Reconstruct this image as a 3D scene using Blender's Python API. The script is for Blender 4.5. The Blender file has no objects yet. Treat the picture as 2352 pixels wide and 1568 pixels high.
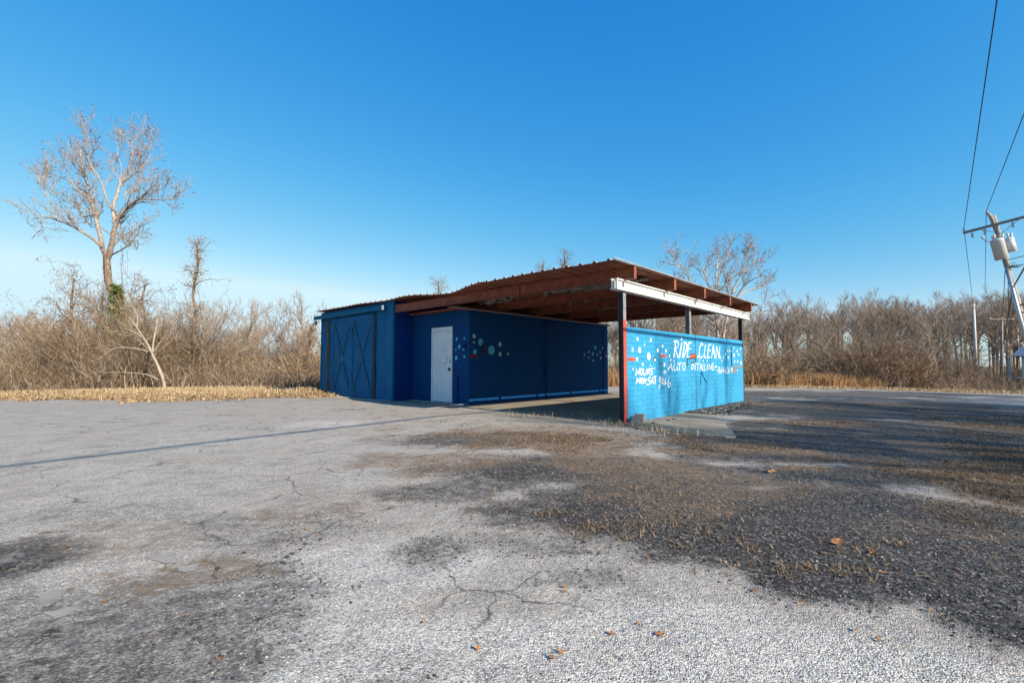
import bpy, math, random
import numpy as np
from mathutils import Matrix, Vector

# ------------------------------------------------------------------ camera, sky, sun, exposure
scene = bpy.context.scene
COL = scene.collection
CAM_H, PITCH, F_PX = 1.1, math.radians(2.96), 1045.0
cam_data = bpy.data.cameras.new('camera')
cam_data.sensor_width = 36.0
cam_data.lens = F_PX / 2352.0 * 36.0
cam_data.clip_start, cam_data.clip_end = 0.05, 3000.0
cam = bpy.data.objects.new('camera', cam_data)
cam.location = (0, 0, CAM_H)
cam.rotation_euler = (math.radians(90) + PITCH, 0, 0)
COL.objects.link(cam)
scene.camera = cam

TH = math.radians(43.28)                    # heading of the building's long side
SUN_SLOPE, SUN_K = 0.516, 0.02              # fall of the sunlight along the building's cross axis
sun_el = math.atan(SUN_SLOPE)
world = bpy.data.worlds.new('World'); scene.world = world; world.use_nodes = True
wn = world.node_tree.nodes; wl = world.node_tree.links
sky = wn.new('ShaderNodeTexSky'); sky.sky_type = 'NISHITA'; sky.sun_disc = False
sky.sun_elevation = sun_el
sky.sun_rotation = math.radians(90) + TH
sky.altitude = 200; sky.air_density = 1.0; sky.dust_density = 0.3; sky.ozone_density = 1.0
bg = wn['Background']; bg.inputs['Strength'].default_value = 0.13
# one tone curve per channel over the whole sky: the deep winter blue overhead, paling towards the horizon
sep_ = wn.new('ShaderNodeSeparateColor'); com_ = wn.new('ShaderNodeCombineColor'); wl.new(sky.outputs[0], sep_.inputs[0])
for ch, (gm, scl, top_) in enumerate(((2.0, .0345, .66), (.853, .1874, .92), (.34, .5152, 1.05))):
    pw = wn.new('ShaderNodeMath'); pw.operation = 'POWER'; pw.inputs[1].default_value = gm; wl.new(sep_.outputs[ch], pw.inputs[0])
    ml = wn.new('ShaderNodeMath'); ml.operation = 'MULTIPLY'; ml.inputs[1].default_value = scl / (0.13 * 2**0.85); wl.new(pw.outputs[0], ml.inputs[0])
    mn = wn.new('ShaderNodeMath'); mn.operation = 'MINIMUM'; mn.inputs[1].default_value = top_ / (0.13 * 2**0.85); wl.new(ml.outputs[0], mn.inputs[0])
    wl.new(mn.outputs[0], com_.inputs[ch])
wl.new(com_.outputs[0], bg.inputs[0])

sun_data = bpy.data.lights.new('sun', 'SUN')
sun_data.energy = 5.0; sun_data.angle = math.radians(0.53); sun_data.color = (1.0, 0.89, 0.73)
sun = bpy.data.objects.new('sun', sun_data); COL.objects.link(sun)
AX = np.array([math.cos(TH), -math.sin(TH), 0.0])   # building local x in the world
AY = np.array([math.sin(TH), math.cos(TH), 0.0])    # building local y
ld = -AX + SUN_K * AY + np.array([0, 0, -SUN_SLOPE])
sun.rotation_euler = Vector(ld).to_track_quat('-Z', 'Y').to_euler()

vs = scene.view_settings
vs.view_transform = 'Standard'; vs.look = 'None'; vs.gamma = 1.0; vs.use_curve_mapping = False
vs.exposure = 0.85

# ------------------------------------------------------------------ survey helpers (sight lines to points in the place)
C0 = np.array([0, 0, CAM_H])
def ray(x, y):
    a = (x - 1176) / F_PX; b = (784 - y) / F_PX
    return np.array([a, math.cos(PITCH) - b * math.sin(PITCH), math.sin(PITCH) + b * math.cos(PITCH)])
def gp(x, y, z=0.0):                       # point on the level z
    r = ray(x, y); return C0 + (z - CAM_H) / r[2] * r
def at(x, y, Y):                           # point at the distance Y
    r = ray(x, y); return C0 + Y / r[1] * r
ORG = gp(1442, 973)
def loc(p):
    d = np.asarray(p) - ORG; return np.array([d @ AX, d @ AY, d[2]])
def locs(x, y):
    dx = np.asarray(x) - ORG[0]; dy = np.asarray(y) - ORG[1]; return np.stack([dx*AX[0]+dy*AX[1], dx*AY[0]+dy*AY[1]], 1)
def glob(l):
    return ORG + l[0] * AX + l[1] * AY + np.array([0, 0, l[2]])
def on(axis, c, x, y):                     # point on a plane of the building
    r = ray(x, y); rl = np.array([r @ AX, r @ AY, r[2]]); cl = loc(C0)
    return cl + (c - cl[axis]) / rl[axis] * rl
S = 2352 / 3072.
def zz(x0, y0, sc): return lambda x, y: ((x0 + x / sc) * S, (y0 + y / sc) * S)
def smooth(a, b, x):
    t = np.clip((x - a) / (b - a), 0, 1); return t * t * (3 - 2 * t)
def tz(x, y):                              # lie of the land
    x = np.asarray(x, float); y = np.asarray(y, float)
    d = np.hypot(x, y)
    z = -1.3 * smooth(24, 52, d) * smooth(10, 20, y)
    z = z + 0.16 * np.exp(-(((x + 7.6) / 1.6) ** 2 + ((y - 17.6) / 1.2) ** 2))
    return z

rng = np.random.default_rng(7)
random.seed(7)

# ------------------------------------------------------------------ mesh helpers
def mesh_np(name, V, F, mats, attrs=None, smooth_=False, midx=None):
    V = np.asarray(V, np.float32); me = bpy.data.meshes.new(name)
    me.vertices.add(len(V)); me.vertices.foreach_set('co', V.ravel())
    if isinstance(F, np.ndarray):
        n, k = F.shape
        me.loops.add(n * k); me.loops.foreach_set('vertex_index', F.ravel().astype(np.int32))
        me.polygons.add(n); me.polygons.foreach_set('loop_start', np.arange(0, n * k, k, dtype=np.int32))
    else:
        idx = np.concatenate([np.asarray(f, np.int32) for f in F]); ln = np.array([len(f) for f in F])
        me.loops.add(len(idx)); me.loops.foreach_set('vertex_index', idx)
        me.polygons.add(len(F)); me.polygons.foreach_set('loop_start', np.concatenate([[0], np.cumsum(ln)[:-1]]).astype(np.int32))
        n = len(F)
    me.polygons.foreach_set('use_smooth', np.full(n, bool(smooth_)))
    if midx is not None: me.polygons.foreach_set('material_index', np.asarray(midx, np.int32))
    for m in (mats if isinstance(mats, (list, tuple)) else [mats]): me.materials.append(m)
    if attrs:
        for k_, v in attrs.items():
            a = me.attributes.new(k_, 'FLOAT', 'POINT'); a.data.foreach_set('value', np.asarray(v, np.float32))
    me.update(calc_edges=True); me.validate()
    return me
def link(name, me, parent=None, loc_=None, **props):
    o = bpy.data.objects.new(name, me); COL.objects.link(o)
    if parent is not None: o.parent = parent
    if loc_ is not None: o.location = loc_
    for k, v in props.items(): o[k] = v
    return o
def empty(name, loc_, rz=0.0, **props):
    o = bpy.data.objects.new(name, None); COL.objects.link(o); o.location = loc_; o.rotation_euler = (0, 0, rz)
    o.empty_display_size = 0.3
    for k, v in props.items(): o[k] = v
    return o

class MB:                                   # collects boxes, tubes and sheets into one mesh
    def __init__(s): s.V = []; s.F = []; s.M = []
    def add(s, v, f, m=0):
        b = len(s.V); s.V += [tuple(float(c) for c in p) for p in v]; s.F += [[i + b for i in q] for q in f]; s.M += [m] * len(f)
    def box(s, lo, hi, ch=0.0, m=0):
        x0, y0, z0 = lo; x1, y1, z1 = hi
        v = [(x0,y0,z0),(x1,y0,z0),(x1,y1,z0),(x0,y1,z0),(x0,y0,z1),(x1,y0,z1),(x1,y1,z1),(x0,y1,z1)]
        s.add(v, [(0,3,2,1),(4,5,6,7),(0,1,5,4),(1,2,6,5),(2,3,7,6),(3,0,4,7)], m)
    def bar(s, p, q, w, d, up=(0,0,1), m=0): # rectangular bar from p to q
        p = Vector(p); q = Vector(q); t = (q - p).normalized(); a = t.cross(Vector(up))
        if a.length < 1e-4: a = t.cross(Vector((1,0,0)))
        a.normalize(); b = a.cross(t)
        v = []
        for c in (p, q):
            for i, j in ((-1,-1),(1,-1),(1,1),(-1,1)): v.append(c + a * (w/2*i) + b * (d/2*j))
        s.add(v, [(0,1,2,3),(7,6,5,4),(0,4,5,1),(1,5,6,2),(2,6,7,3),(3,7,4,0)], m)
    def tube(s, pts, rad, n=8, m=0, cap=True):
        pts = [Vector(p) for p in pts]; K = len(pts)
        rad = [rad] * K if isinstance(rad, (int, float)) else rad
        v = []; f = []
        for i, p in enumerate(pts):
            t = (pts[min(i+1, K-1)] - pts[max(i-1, 0)]).normalized()
            a = t.cross(Vector((0,0,1)) if abs(t.z) < .9 else Vector((1,0,0))).normalized(); b = t.cross(a)
            for k in range(n):
                an = 2*math.pi*k/n; v.append(p + (a*math.cos(an) + b*math.sin(an)) * rad[i])
        for i in range(K-1):
            for k in range(n):
                f.append((i*n+k, i*n+(k+1)%n, (i+1)*n+(k+1)%n, (i+1)*n+k))
        if cap: f.append(list(range(n-1,-1,-1))); f.append([(K-1)*n+k for k in range(n)])
        s.add(v, f, m)
    def build(s, name, mats, parent=None, smooth_=False, loc_=None, **props):
        return link(name, mesh_np(name, s.V, s.F, mats, midx=s.M, smooth_=smooth_), parent, loc_, **props)

def tubes(P, R, sides=3):                   # many tapered tubes at once: P (N,K,3), R (N,K)
    N, K, _ = P.shape
    T = np.gradient(P, axis=1); T /= np.linalg.norm(T, axis=2, keepdims=True) + 1e-9
    ref = np.where(np.abs(T[:, :1, 2:3]) > .8, np.array([1., .2, 0]), np.array([0., .1, 1.]))
    A = np.cross(T, np.broadcast_to(ref, T.shape)); A /= np.linalg.norm(A, axis=2, keepdims=True) + 1e-9
    B = np.cross(T, A)
    an = 2 * np.pi * np.arange(sides) / sides
    V = P[:, :, None] + R[:, :, None, None] * (A[:, :, None] * np.cos(an)[None, None, :, None] + B[:, :, None] * np.sin(an)[None, None, :, None])
    idx = np.arange(N * K * sides).reshape(N, K, sides)
    a = idx[:, :-1]; b = np.roll(a, -1, 2); d = idx[:, 1:]; c = np.roll(d, -1, 2)
    return V.reshape(-1, 3), np.stack([a, b, c, d], -1).reshape(-1, 4)
def ribbons(P, R, r):                       # fine stems as narrow twisting strips
    N, K, _ = P.shape
    T = np.gradient(P, axis=1); T /= np.linalg.norm(T, axis=2, keepdims=True) + 1e-9
    A = np.cross(T, np.broadcast_to(r.normal(size=(N, 1, 3)), T.shape)); A /= np.linalg.norm(A, axis=2, keepdims=True) + 1e-9
    V = np.stack([P - A*R[:,:,None], P + A*R[:,:,None]], 2); idx = np.arange(N*K*2).reshape(N, K, 2)
    return V.reshape(-1, 3), np.stack([idx[:,:-1,0], idx[:,:-1,1], idx[:,1:,1], idx[:,1:,0]], -1).reshape(-1, 4)
def join(parts):
    Vs = []; Fs = []; o = 0
    for V, F in parts: Vs.append(V); Fs.append(F + o); o += len(V)
    return np.concatenate(Vs), np.concatenate(Fs)
def quads(cen, size, r=rng):                # little leaf blades, bent along the middle is not needed at this size
    n = len(cen); a = r.normal(size=(n, 3)); a /= np.linalg.norm(a, axis=1, keepdims=True)
    b = np.cross(a, r.normal(size=(n, 3))); b /= np.linalg.norm(b, axis=1, keepdims=True)
    s = size * r.uniform(.6, 1.3, (n, 1))
    V = np.stack([cen - a*s, cen + b*s*.5, cen + a*s, cen - b*s*.5], 1).reshape(-1, 3)
    return V, np.arange(4*n).reshape(n, 4)

# ------------------------------------------------------------------ materials
def nodes(name, rough=0.8, spec=0.3):
    m = bpy.data.materials.new(name); m.use_nodes = True
    nt = m.node_tree; bs = nt.nodes['Principled BSDF']
    bs.inputs['Roughness'].default_value = rough; bs.inputs['Specular IOR Level'].default_value = spec
    return m, nt, bs
class NT:
    def __init__(s, nt): s.nt = nt
    def n(s, t, **kw):
        x = s.nt.nodes.new('ShaderNode' + t)
        for k, v in kw.items():
            if k.startswith('i_'): x.inputs[k[2:].replace('_', ' ')].default_value = v
            else: setattr(x, k, v)
        return x
    def l(s, a, b): s.nt.links.new(a, b)
    def coord(s, kind='Object', scale=None):
        c = s.n('TexCoord').outputs[kind]
        if scale:
            mp = s.n('Mapping'); mp.inputs['Scale'].default_value = scale; s.l(c, mp.inputs[0]); c = mp.outputs[0]
        return c
    def noise(s, co, scale, detail=4, rough=.6, dist=0.0):
        x = s.n('TexNoise'); x.inputs['Scale'].default_value = scale; x.inputs['Detail'].default_value = detail
        x.inputs['Roughness'].default_value = rough; x.inputs['Distortion'].default_value = dist; s.l(co, x.inputs['Vector']); return x.outputs[0]
    def ramp(s, fac, stops):
        r = s.n('ValToRGB'); e = r.color_ramp.elements
        while len(e) < len(stops): e.new(0.5)
        for el, (p, c) in zip(e, stops):
            el.position = p; el.color = tuple(c) + (1,) if len(c) == 3 else c
        s.l(fac, r.inputs[0]); return r.outputs[0]
    def mix(s, f, a, b, mode='MIX'):
        x = s.n('MixRGB', blend_type=mode)
        for i, v in ((0, f), (1, a), (2, b)):
            if hasattr(v, 'links'): s.l(v, x.inputs[i])
            else: x.inputs[i].default_value = (v if i == 0 else tuple(v) + (1,))
        return x.outputs[0]
    def math(s, op, a, b=0.0, clamp=False):
        x = s.n('Math', operation=op, use_clamp=clamp)
        for i, v in ((0, a), (1, b)):
            if hasattr(v, 'links'): s.l(v, x.inputs[i])
            else: x.inputs[i].default_value = v
        return x.outputs[0]
    def bump(s, h, bs, strength=.4, dist=.01, normal=None):
        b = s.n('Bump'); b.inputs['Strength'].default_value = strength; b.inputs['Distance'].default_value = dist
        s.l(h, b.inputs['Height'])
        if normal: s.l(normal, b.inputs['Normal'])
        s.l(b.outputs[0], bs.inputs['Normal']); return b.outputs[0]
    def attr(s, name): return s.n('Attribute', attribute_name=name).outputs['Fac']

def mottled(name, c1, c2, scale=6, rough=.8, spec=.3, bump=.2, bdist=.004, stretch=None, c3=None, metal=0):
    m, nt, bs = nodes(name, rough, spec); g = NT(nt)
    co = g.coord('Object', stretch)
    f = g.noise(co, scale, 6, .65, .3)
    st = [(.32, c1), (.66, c2)] + ([(.78, c3)] if c3 else [])
    g.l(g.ramp(f, st), bs.inputs['Base Color'])
    if bump: g.bump(g.noise(co, scale * 9, 3), bs, bump, bdist)
    bs.inputs['Metallic'].default_value = metal
    return m

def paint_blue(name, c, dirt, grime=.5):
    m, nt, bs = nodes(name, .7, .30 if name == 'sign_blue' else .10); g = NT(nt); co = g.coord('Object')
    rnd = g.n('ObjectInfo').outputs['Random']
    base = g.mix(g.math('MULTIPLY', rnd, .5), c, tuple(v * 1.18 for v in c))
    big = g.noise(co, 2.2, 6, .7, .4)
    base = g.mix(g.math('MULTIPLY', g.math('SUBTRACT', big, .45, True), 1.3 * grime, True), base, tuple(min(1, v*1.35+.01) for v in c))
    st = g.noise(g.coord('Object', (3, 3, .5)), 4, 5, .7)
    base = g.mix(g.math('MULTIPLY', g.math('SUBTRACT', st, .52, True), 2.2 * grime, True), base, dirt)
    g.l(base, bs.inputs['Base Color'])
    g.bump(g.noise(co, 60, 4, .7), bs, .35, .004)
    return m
M = {}
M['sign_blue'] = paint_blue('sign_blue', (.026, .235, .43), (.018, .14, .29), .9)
M['bay_blue_shaded'] = paint_blue('bay_blue_shaded', (.002, .046, .145), (.0015, .024, .08), .6)  # the sign wall's paint, darkened so the colour carries the bay's shade
M['entry_blue_shaded'] = paint_blue('entry_blue_shaded', (.002, .045, .15), (.002, .028, .09), .6)  # entry wall likewise: shade under the roof put into the blue
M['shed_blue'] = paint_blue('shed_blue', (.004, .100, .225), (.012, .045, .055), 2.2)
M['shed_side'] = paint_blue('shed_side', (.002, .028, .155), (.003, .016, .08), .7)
M['track_blue'] = paint_blue('track_blue', (.005, .11, .20), (.015, .045, .06), .6)
M['brace_blue'] = paint_blue('brace_blue', (.016, .085, .15), (.05, .06, .06), 1.2)
M['white_paint'] = mottled('white_paint', (.70, .72, .72), (.84, .85, .84), 20, .6)
def worn_white():
    m, nt, bs = nodes('white_paint', .65, .25); g = NT(nt); co = g.coord('Object')
    n1 = g.noise(co, 34, 5, .75); n2 = g.noise(co, 5, 4, .6)
    w = g.math('MULTIPLY', g.math('SUBTRACT', g.math('ADD', n1, g.math('MULTIPLY', n2, .6)), .86, True), 5.0, True)
    g.l(g.mix(w, g.ramp(n2, [(.3, (.60, .64, .66)), (.7, (.80, .81, .80))]), (.10, .34, .52)), bs.inputs['Base Color']); return m
M['white_paint'] = worn_white()
M['faint_paint'] = mottled('faint_paint', (.24, .42, .56), (.40, .58, .68), 14, .7)
M['teal_paint'] = mottled('teal_paint', (.06, .33, .50), (.10, .42, .58), 14, .7)
M['grey_dot'] = mottled('grey_dot', (.28, .34, .42), (.42, .46, .54), 18, .7)
M['red_paint'] = mottled('red_paint', (.42, .05, .025), (.55, .09, .05), 12, .6)
M['maroon'] = mottled('maroon', (.10, .01, .01), (.17, .02, .02), 10, .7)
M['black_paint'] = mottled('black_paint', (.01, .012, .016), (.03, .03, .035), 12, .7)
M['brown_paint'] = mottled('brown_paint', (.05, .03, .025), (.10, .06, .05), 12, .7)
M['grey_paint'] = mottled('grey_paint', (.13, .17, .20), (.19, .22, .24), 8, .7)
M['door_white'] = mottled('door_white', (.56, .58, .62), (.68, .70, .72), 3, .5, .4, .1, .002)
M['rust'] = mottled('rust', (.15, .042, .022), (.27, .082, .043), 5, .7, .35, .3, .003, None, (.32, .12, .07))
M['rust_sheet'] = mottled('rust_sheet', (.18, .060, .036), (.34, .13, .08), 3, .7, .3, .25, .003, (1, .35, 1), (.22, .13, .09))
M['galv'] = mottled('galv', (.24, .23, .225), (.42, .41, .40), 4, .45, .5, .2, .002, None, (.30, .14, .07), .35)
M['beam_white'] = mottled('beam_white', (.62, .61, .58), (.82, .81, .78), 6, .55, .4, .2, .002, (1, .4, 1), (.55, .42, .30))
M['steel_dark'] = mottled('steel_dark', (.035, .035, .042), (.07, .068, .075), 6, .6, .4, .2, .002)
M['steel_grey'] = mottled('steel_grey', (.13, .13, .15), (.24, .24, .26), 6, .55, .4, .2, .002, None, (.16, .09, .06))
M['insul'] = mottled('insul', (.10, .08, .07), (.34, .31, .27), 9, .95, .1, .8, .02)
M['concrete'] = mottled('concrete', (.20, .165, .125), (.30, .26, .21), 1.6, .9, .2, .35, .004, None, (.16, .11, .075))
M['concrete_grey'] = mottled('concrete_grey', (.22, .20, .18), (.34, .315, .285), 8, .9, .2, .5, .005)
M['handle'] = mottled('handle', (.02, .02, .02), (.05, .045, .04), 9, .35, .6, 0)
M['wood_pole'] = mottled('wood_pole', (.16, .13, .11), (.32, .28, .25), 5, .9, .15, .6, .01, (6, 6, .5))
M['wood_white'] = mottled('wood_white', (.40, .38, .36), (.60, .57, .54), 5, .85, .2, .4, .006, (6, 6, .6))
M['wood_grey'] = mottled('wood_grey', (.22, .195, .17), (.42, .38, .34), 5, .9, .15, .5, .008, (6, 6, .5))
M['porcelain'] = mottled('porcelain', (.30, .27, .25), (.58, .56, .53), 6, .3, .5, 0)
M['tank'] = mottled('tank', (.44, .46, .47), (.56, .57, .57), 3, .35, .5, .05, .002)
M['galv_pipe'] = mottled('galv_pipe', (.36, .38, .40), (.50, .52, .54), 6, .35, .5, .05, .001, None, None, .5)
M['cable'] = mottled('cable', (.012, .012, .014), (.025, .025, .028), 4, .6, .3, 0)
M['house_roof'] = mottled('house_roof', (.06, .09, .14), (.10, .14, .20), 3, .6)
M['house_skirt'] = mottled('house_skirt', (.10, .085, .09), (.17, .14, .14), 4, .8)
M['house_wall'] = mottled('house_wall', (.40, .40, .42), (.52, .52, .53), 4, .7)
M['stone'] = None

def bark(name, low, high, z0=None, z1=None, scale=3):
    m, nt, bs = nodes(name, .9, .15); g = NT(nt); co = g.coord('Object')
    f = g.noise(g.coord('Object', (3, 3, 1)), scale, 5, .7, .6)
    a = g.ramp(f, [(.35, tuple(v*.55 for v in low)), (.65, low)])
    if high:
        b = g.ramp(f, [(.38, tuple(v*.6 for v in high)), (.6, high)])
        sep = g.n('SeparateXYZ'); g.l(co, sep.inputs[0])
        h = g.n('MapRange'); h.inputs[1].default_value = z0; h.inputs[2].default_value = z1; g.l(sep.outputs[2], h.inputs[0])
        hh = g.math('ADD', h.outputs[0], g.math('MULTIPLY', g.math('SUBTRACT', f, .5), 1.2), True)
        a = g.mix(hh, a, b)
    g.l(a, bs.inputs['Base Color']); g.bump(g.noise(co, 14, 4), bs, .5, .03)
    return m
M['sycamore'] = bark('sycamore', (.22, .165, .12), (.40, .335, .285), 7.5, 13.0)
M['sycamore2'] = bark('sycamore2', (.46, .40, .33), (.50, .445, .385), 3.0, 9.0)
M['birch'] = bark('birch', (.40, .345, .275), None)
M['grey_bark'] = bark('grey_bark', (.30, .235, .18), (.34, .26, .20), 3.0, 12.0)
M['pale_bark'] = bark('pale_bark', (.44, .37, .29), None)
M['dark_bark'] = bark('dark_bark', (.20, .145, .10), None)
def tinted(name, stops, rough=.9, trans=0.0):        # colour by the piece's own random tint
    m, nt, bs = nodes(name, rough, .12); g = NT(nt)
    g.l(g.ramp(g.attr('tint'), stops), bs.inputs['Base Color'])
    return m
M['twig'] = tinted('twig', [(0, (.14, .105, .085)), (.5, (.25, .19, .15)), (1, (.40, .32, .26))])
M['crown_leaf'] = tinted('crown_leaf', [(0, (.10, .05, .055)), (.5, (.22, .115, .115)), (1, (.33, .19, .17))])
M['brush'] = tinted('brush', [(0, (.085, .062, .045)), (.4, (.19, .14, .10)), (.8, (.34, .265, .19)), (1, (.56, .48, .38))])
M['dead_leaf'] = tinted('dead_leaf', [(0, (.11, .055, .025)), (.5, (.24, .13, .055)), (1, (.38, .23, .10))])
M['straw'] = tinted('straw', [(0, (.20, .135, .075)), (.5, (.39, .285, .165)), (1, (.58, .46, .29))])
M['litter'] = tinted('litter', [(0, (.15, .095, .05)), (.5, (.30, .21, .12)), (1, (.48, .37, .23))])
M['tuft'] = tinted('tuft', [(0, (.07, .046, .030)), (.5, (.17, .115, .072)), (1, (.35, .26, .165))])
M['sedge'] = tinted('sedge', [(0, (.24, .125, .06)), (.6, (.42, .25, .12)), (1, (.54, .38, .21))])
M['ivy'] = tinted('ivy', [(0, (.04, .07, .02)), (.6, (.10, .15, .04)), (1, (.20, .22, .08))])
M['stone'] = tinted('stone', [(0, (.025, .023, .022)), (.5, (.07, .066, .063)), (.88, (.15, .142, .135)), (1, (.40, .385, .36))], .75)
M['stone_pale'] = tinted('stone_pale', [(0, (.14, .13, .12)), (.4, (.34, .32, .295)), (1, (.60, .57, .53))], .8)
M['chunk'] = mottled('chunk', (.03, .03, .033), (.09, .088, .09), 14, .85, .2, .8, .02)
M['leaf_orange'] = mottled('leaf_orange', (.30, .14, .05), (.44, .24, .10), 20, .7, .2, .3, .004)
M['leaf_brown'] = mottled('leaf_brown', (.20, .085, .035), (.34, .17, .08), 20, .7, .2, .3, .004)

# ------------------------------------------------------------------ ground: one sheet, worn asphalt giving way to dirt, straw and woodland floor
def axis_(lo, hi, fine, step, far):
    a = list(np.arange(lo, hi + 1e-6, fine)); s = step; x = hi
    while x < far: x += s; a.append(x); s *= 1.28
    s = step; x = lo; b = []
    while x > -far: x -= s; b.append(x); s *= 1.28
    return np.array(b[::-1] + a)
gx = axis_(-11, 13, .12, .2, 900.); gy = axis_(.8, 19, .12, .2, 900.)
GX, GY = np.meshgrid(gx, gy)
def vnoise(x, y, sc, seed):                  # smooth value noise
    r = np.random.default_rng(seed); n = 256; T = r.random((n, n))
    u = x * sc; v = y * sc; i = np.floor(u).astype(int); j = np.floor(v).astype(int); fu = u - i; fv = v - j
    fu = fu*fu*(3-2*fu); fv = fv*fv*(3-2*fv)
    g = lambda a, b: T[a % n, b % n]
    return (g(i,j)*(1-fu)+g(i+1,j)*fu)*(1-fv)+(g(i,j+1)*(1-fu)+g(i+1,j+1)*fu)*fv
def fbm(x, y, sc, seed): return (vnoise(x,y,sc,seed)*.5 + vnoise(x,y,sc*2.1,seed+1)*.28 + vnoise(x,y,sc*4.3,seed+2)*.22)
def blob(cx, cy, rx, ry):                    # worn patch given by its middle and reach as sighted, kept in metres
    c = gp(cx, cy); e = gp(cx + rx, cy); n_ = gp(cx, cy + ry); f_ = gp(cx, max(cy - ry, 850))
    return c[0], c[1], abs(e[0]-c[0]), (abs(f_[1]-c[1]) + abs(c[1]-n_[1])) / 2
def field(blobs, x, y, wob=.55, seed=3):
    out = np.zeros_like(x)
    w = fbm(x, y, .9, seed) - .5; w2 = fbm(x, y, 3.1, seed + 9) - .5
    for b in blobs:
        cx, cy, rx, ry = blob(*b[:4]); wt = b[4] if len(b) > 4 else 1.0
        d = np.sqrt(((x-cx)/rx)**2 + ((y-cy)/ry)**2) + w * wob * 2 + w2 * wob
        out = np.maximum(out, wt * (1 - smooth(.55, 1.15, d)))
    return out
PALE = [(900,1300,330,85,.8),(1150,1480,560,90,1),(800,1440,260,70,.8),(1600,1470,420,95,1),(1950,1520,330,60,1),(2250,1560,220,40,.9),(740,975,110,12,.9),(560,1010,300,16,.45),
        (300,1075,350,25,.4),(600,1180,300,35,.35),(1000,1075,110,14,.6),(1250,1590,900,60,.9),(640,1320,120,60,.6),(420,1000,200,10,.4)]
DARK = [(2050,1090,360,34,.95),(2150,985,300,30,.95),(1750,1050,260,20,.8),(430,1370,360,120,.55),(650,1210,230,60,.42),(180,1490,450,120,.62),(60,1285,150,60,.75),(520,1500,200,60,.5),(1650,1180,500,70,1),(250,1180,260,30,.35),(1700,1230,330,85,1),(2050,1190,420,110,1),(2250,1300,330,130,1),(1950,1330,330,70,1),(1500,1130,330,40,1),(1320,1170,260,36,.85),(1300,1075,430,46,.9),(2330,1430,200,90,1),
        (1750,1090,330,30,.8),(1000,1265,110,42,.6),(1250,1250,210,40,.45),(1330,1330,170,34,.5),(40,1265,130,45,.75),(60,1420,330,100,.5),(300,1540,330,60,.55),(1000,1130,200,30,.65),
        (1100,1010,280,22,.75),(1900,1010,460,55,.95),(2250,1060,320,70,.95),(2050,940,460,30,.9),(1850,906,560,12,.75),(900,1560,160,30,.35)]
DIRT = [(560,1310,300,80,.62),(330,1230,250,50,.5),(700,1180,200,40,.55),(1050,1060,300,30,.7),(1380,1060,300,30,.75),(1550,1110,300,40,.6),(1750,1120,260,30,.5),(2100,1200,260,40,.45),(1330,1000,330,14,.7),(1270,1030,260,20,.8),(1450,1005,160,12,.7),(1700,1035,230,14,.9),(1930,1060,260,14,.8),(2200,1085,200,22,.8),(2300,1060,130,90,1),(2300,1140,120,30,.9),(1150,985,240,12,.6),
        (1150,1045,200,14,.6),(1570,1160,120,28,.6),(1500,1140,200,14,.5),(400,1065,120,10,.35),(450,1090,150,10,.35),(1850,1075,120,16,.7),(1900,970,200,10,.7),(2290,980,140,26,.8),
        (2000,925,420,7,.6),(900,1150,280,36,.35),(1050,1210,260,30,.3),(2250,1165,160,16,.5),(950,950,200,9,.4),(1300,1200,300,30,.25)]
pale = field(PALE, GX, GY, .5, 3); dark = field(DARK, GX, GY, .4, 21); dirt = field(DIRT, GX, GY, .9, 40)
# the strip of straw and leaf litter at the edge of the lot, and everything beyond it
EDGE = [gp(-900, 921), gp(0, 918), gp(200, 920), gp(420, 920), gp(560, 919), gp(700, 916), gp(790, 910), gp(1000, 893), gp(1400, 887), gp(1750, 889), gp(2000, 894), gp(2352, 905), gp(3200, 940)]
ex = np.array([p[0] for p in EDGE]); ey = np.array([p[1] for p in EDGE]); o_ = np.argsort(ex)
def edge_y(x): return np.interp(x, ex[o_], ey[o_])
straw = smooth(-.25, .35, GY - edge_y(GX) + (fbm(GX, GY, .8, 77) - .5) * 3.0)
wood = smooth(6, 11, GY - edge_y(GX)) 
GZ = tz(GX, GY) + (fbm(GX, GY, .5, 5) - .5) * .024 * (1 - smooth(8, 12, np.hypot(GX, GY))) - .0
lv = locs(GX.ravel(), GY.ravel())
nearb = ((lv[:,0] > -14) & (lv[:,0] < 2.5) & (lv[:,1] > -1.2) & (lv[:,1] < 9)).reshape(GX.shape)
GZ = np.where(nearb, np.minimum(GZ, tz(GX, GY)), GZ)
ny, nx = GX.shape; I = np.arange(nx*ny).reshape(ny, nx)
GF = np.stack([I[:-1,:-1], I[:-1,1:], I[1:,1:], I[1:,:-1]], -1).reshape(-1, 4)

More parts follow.
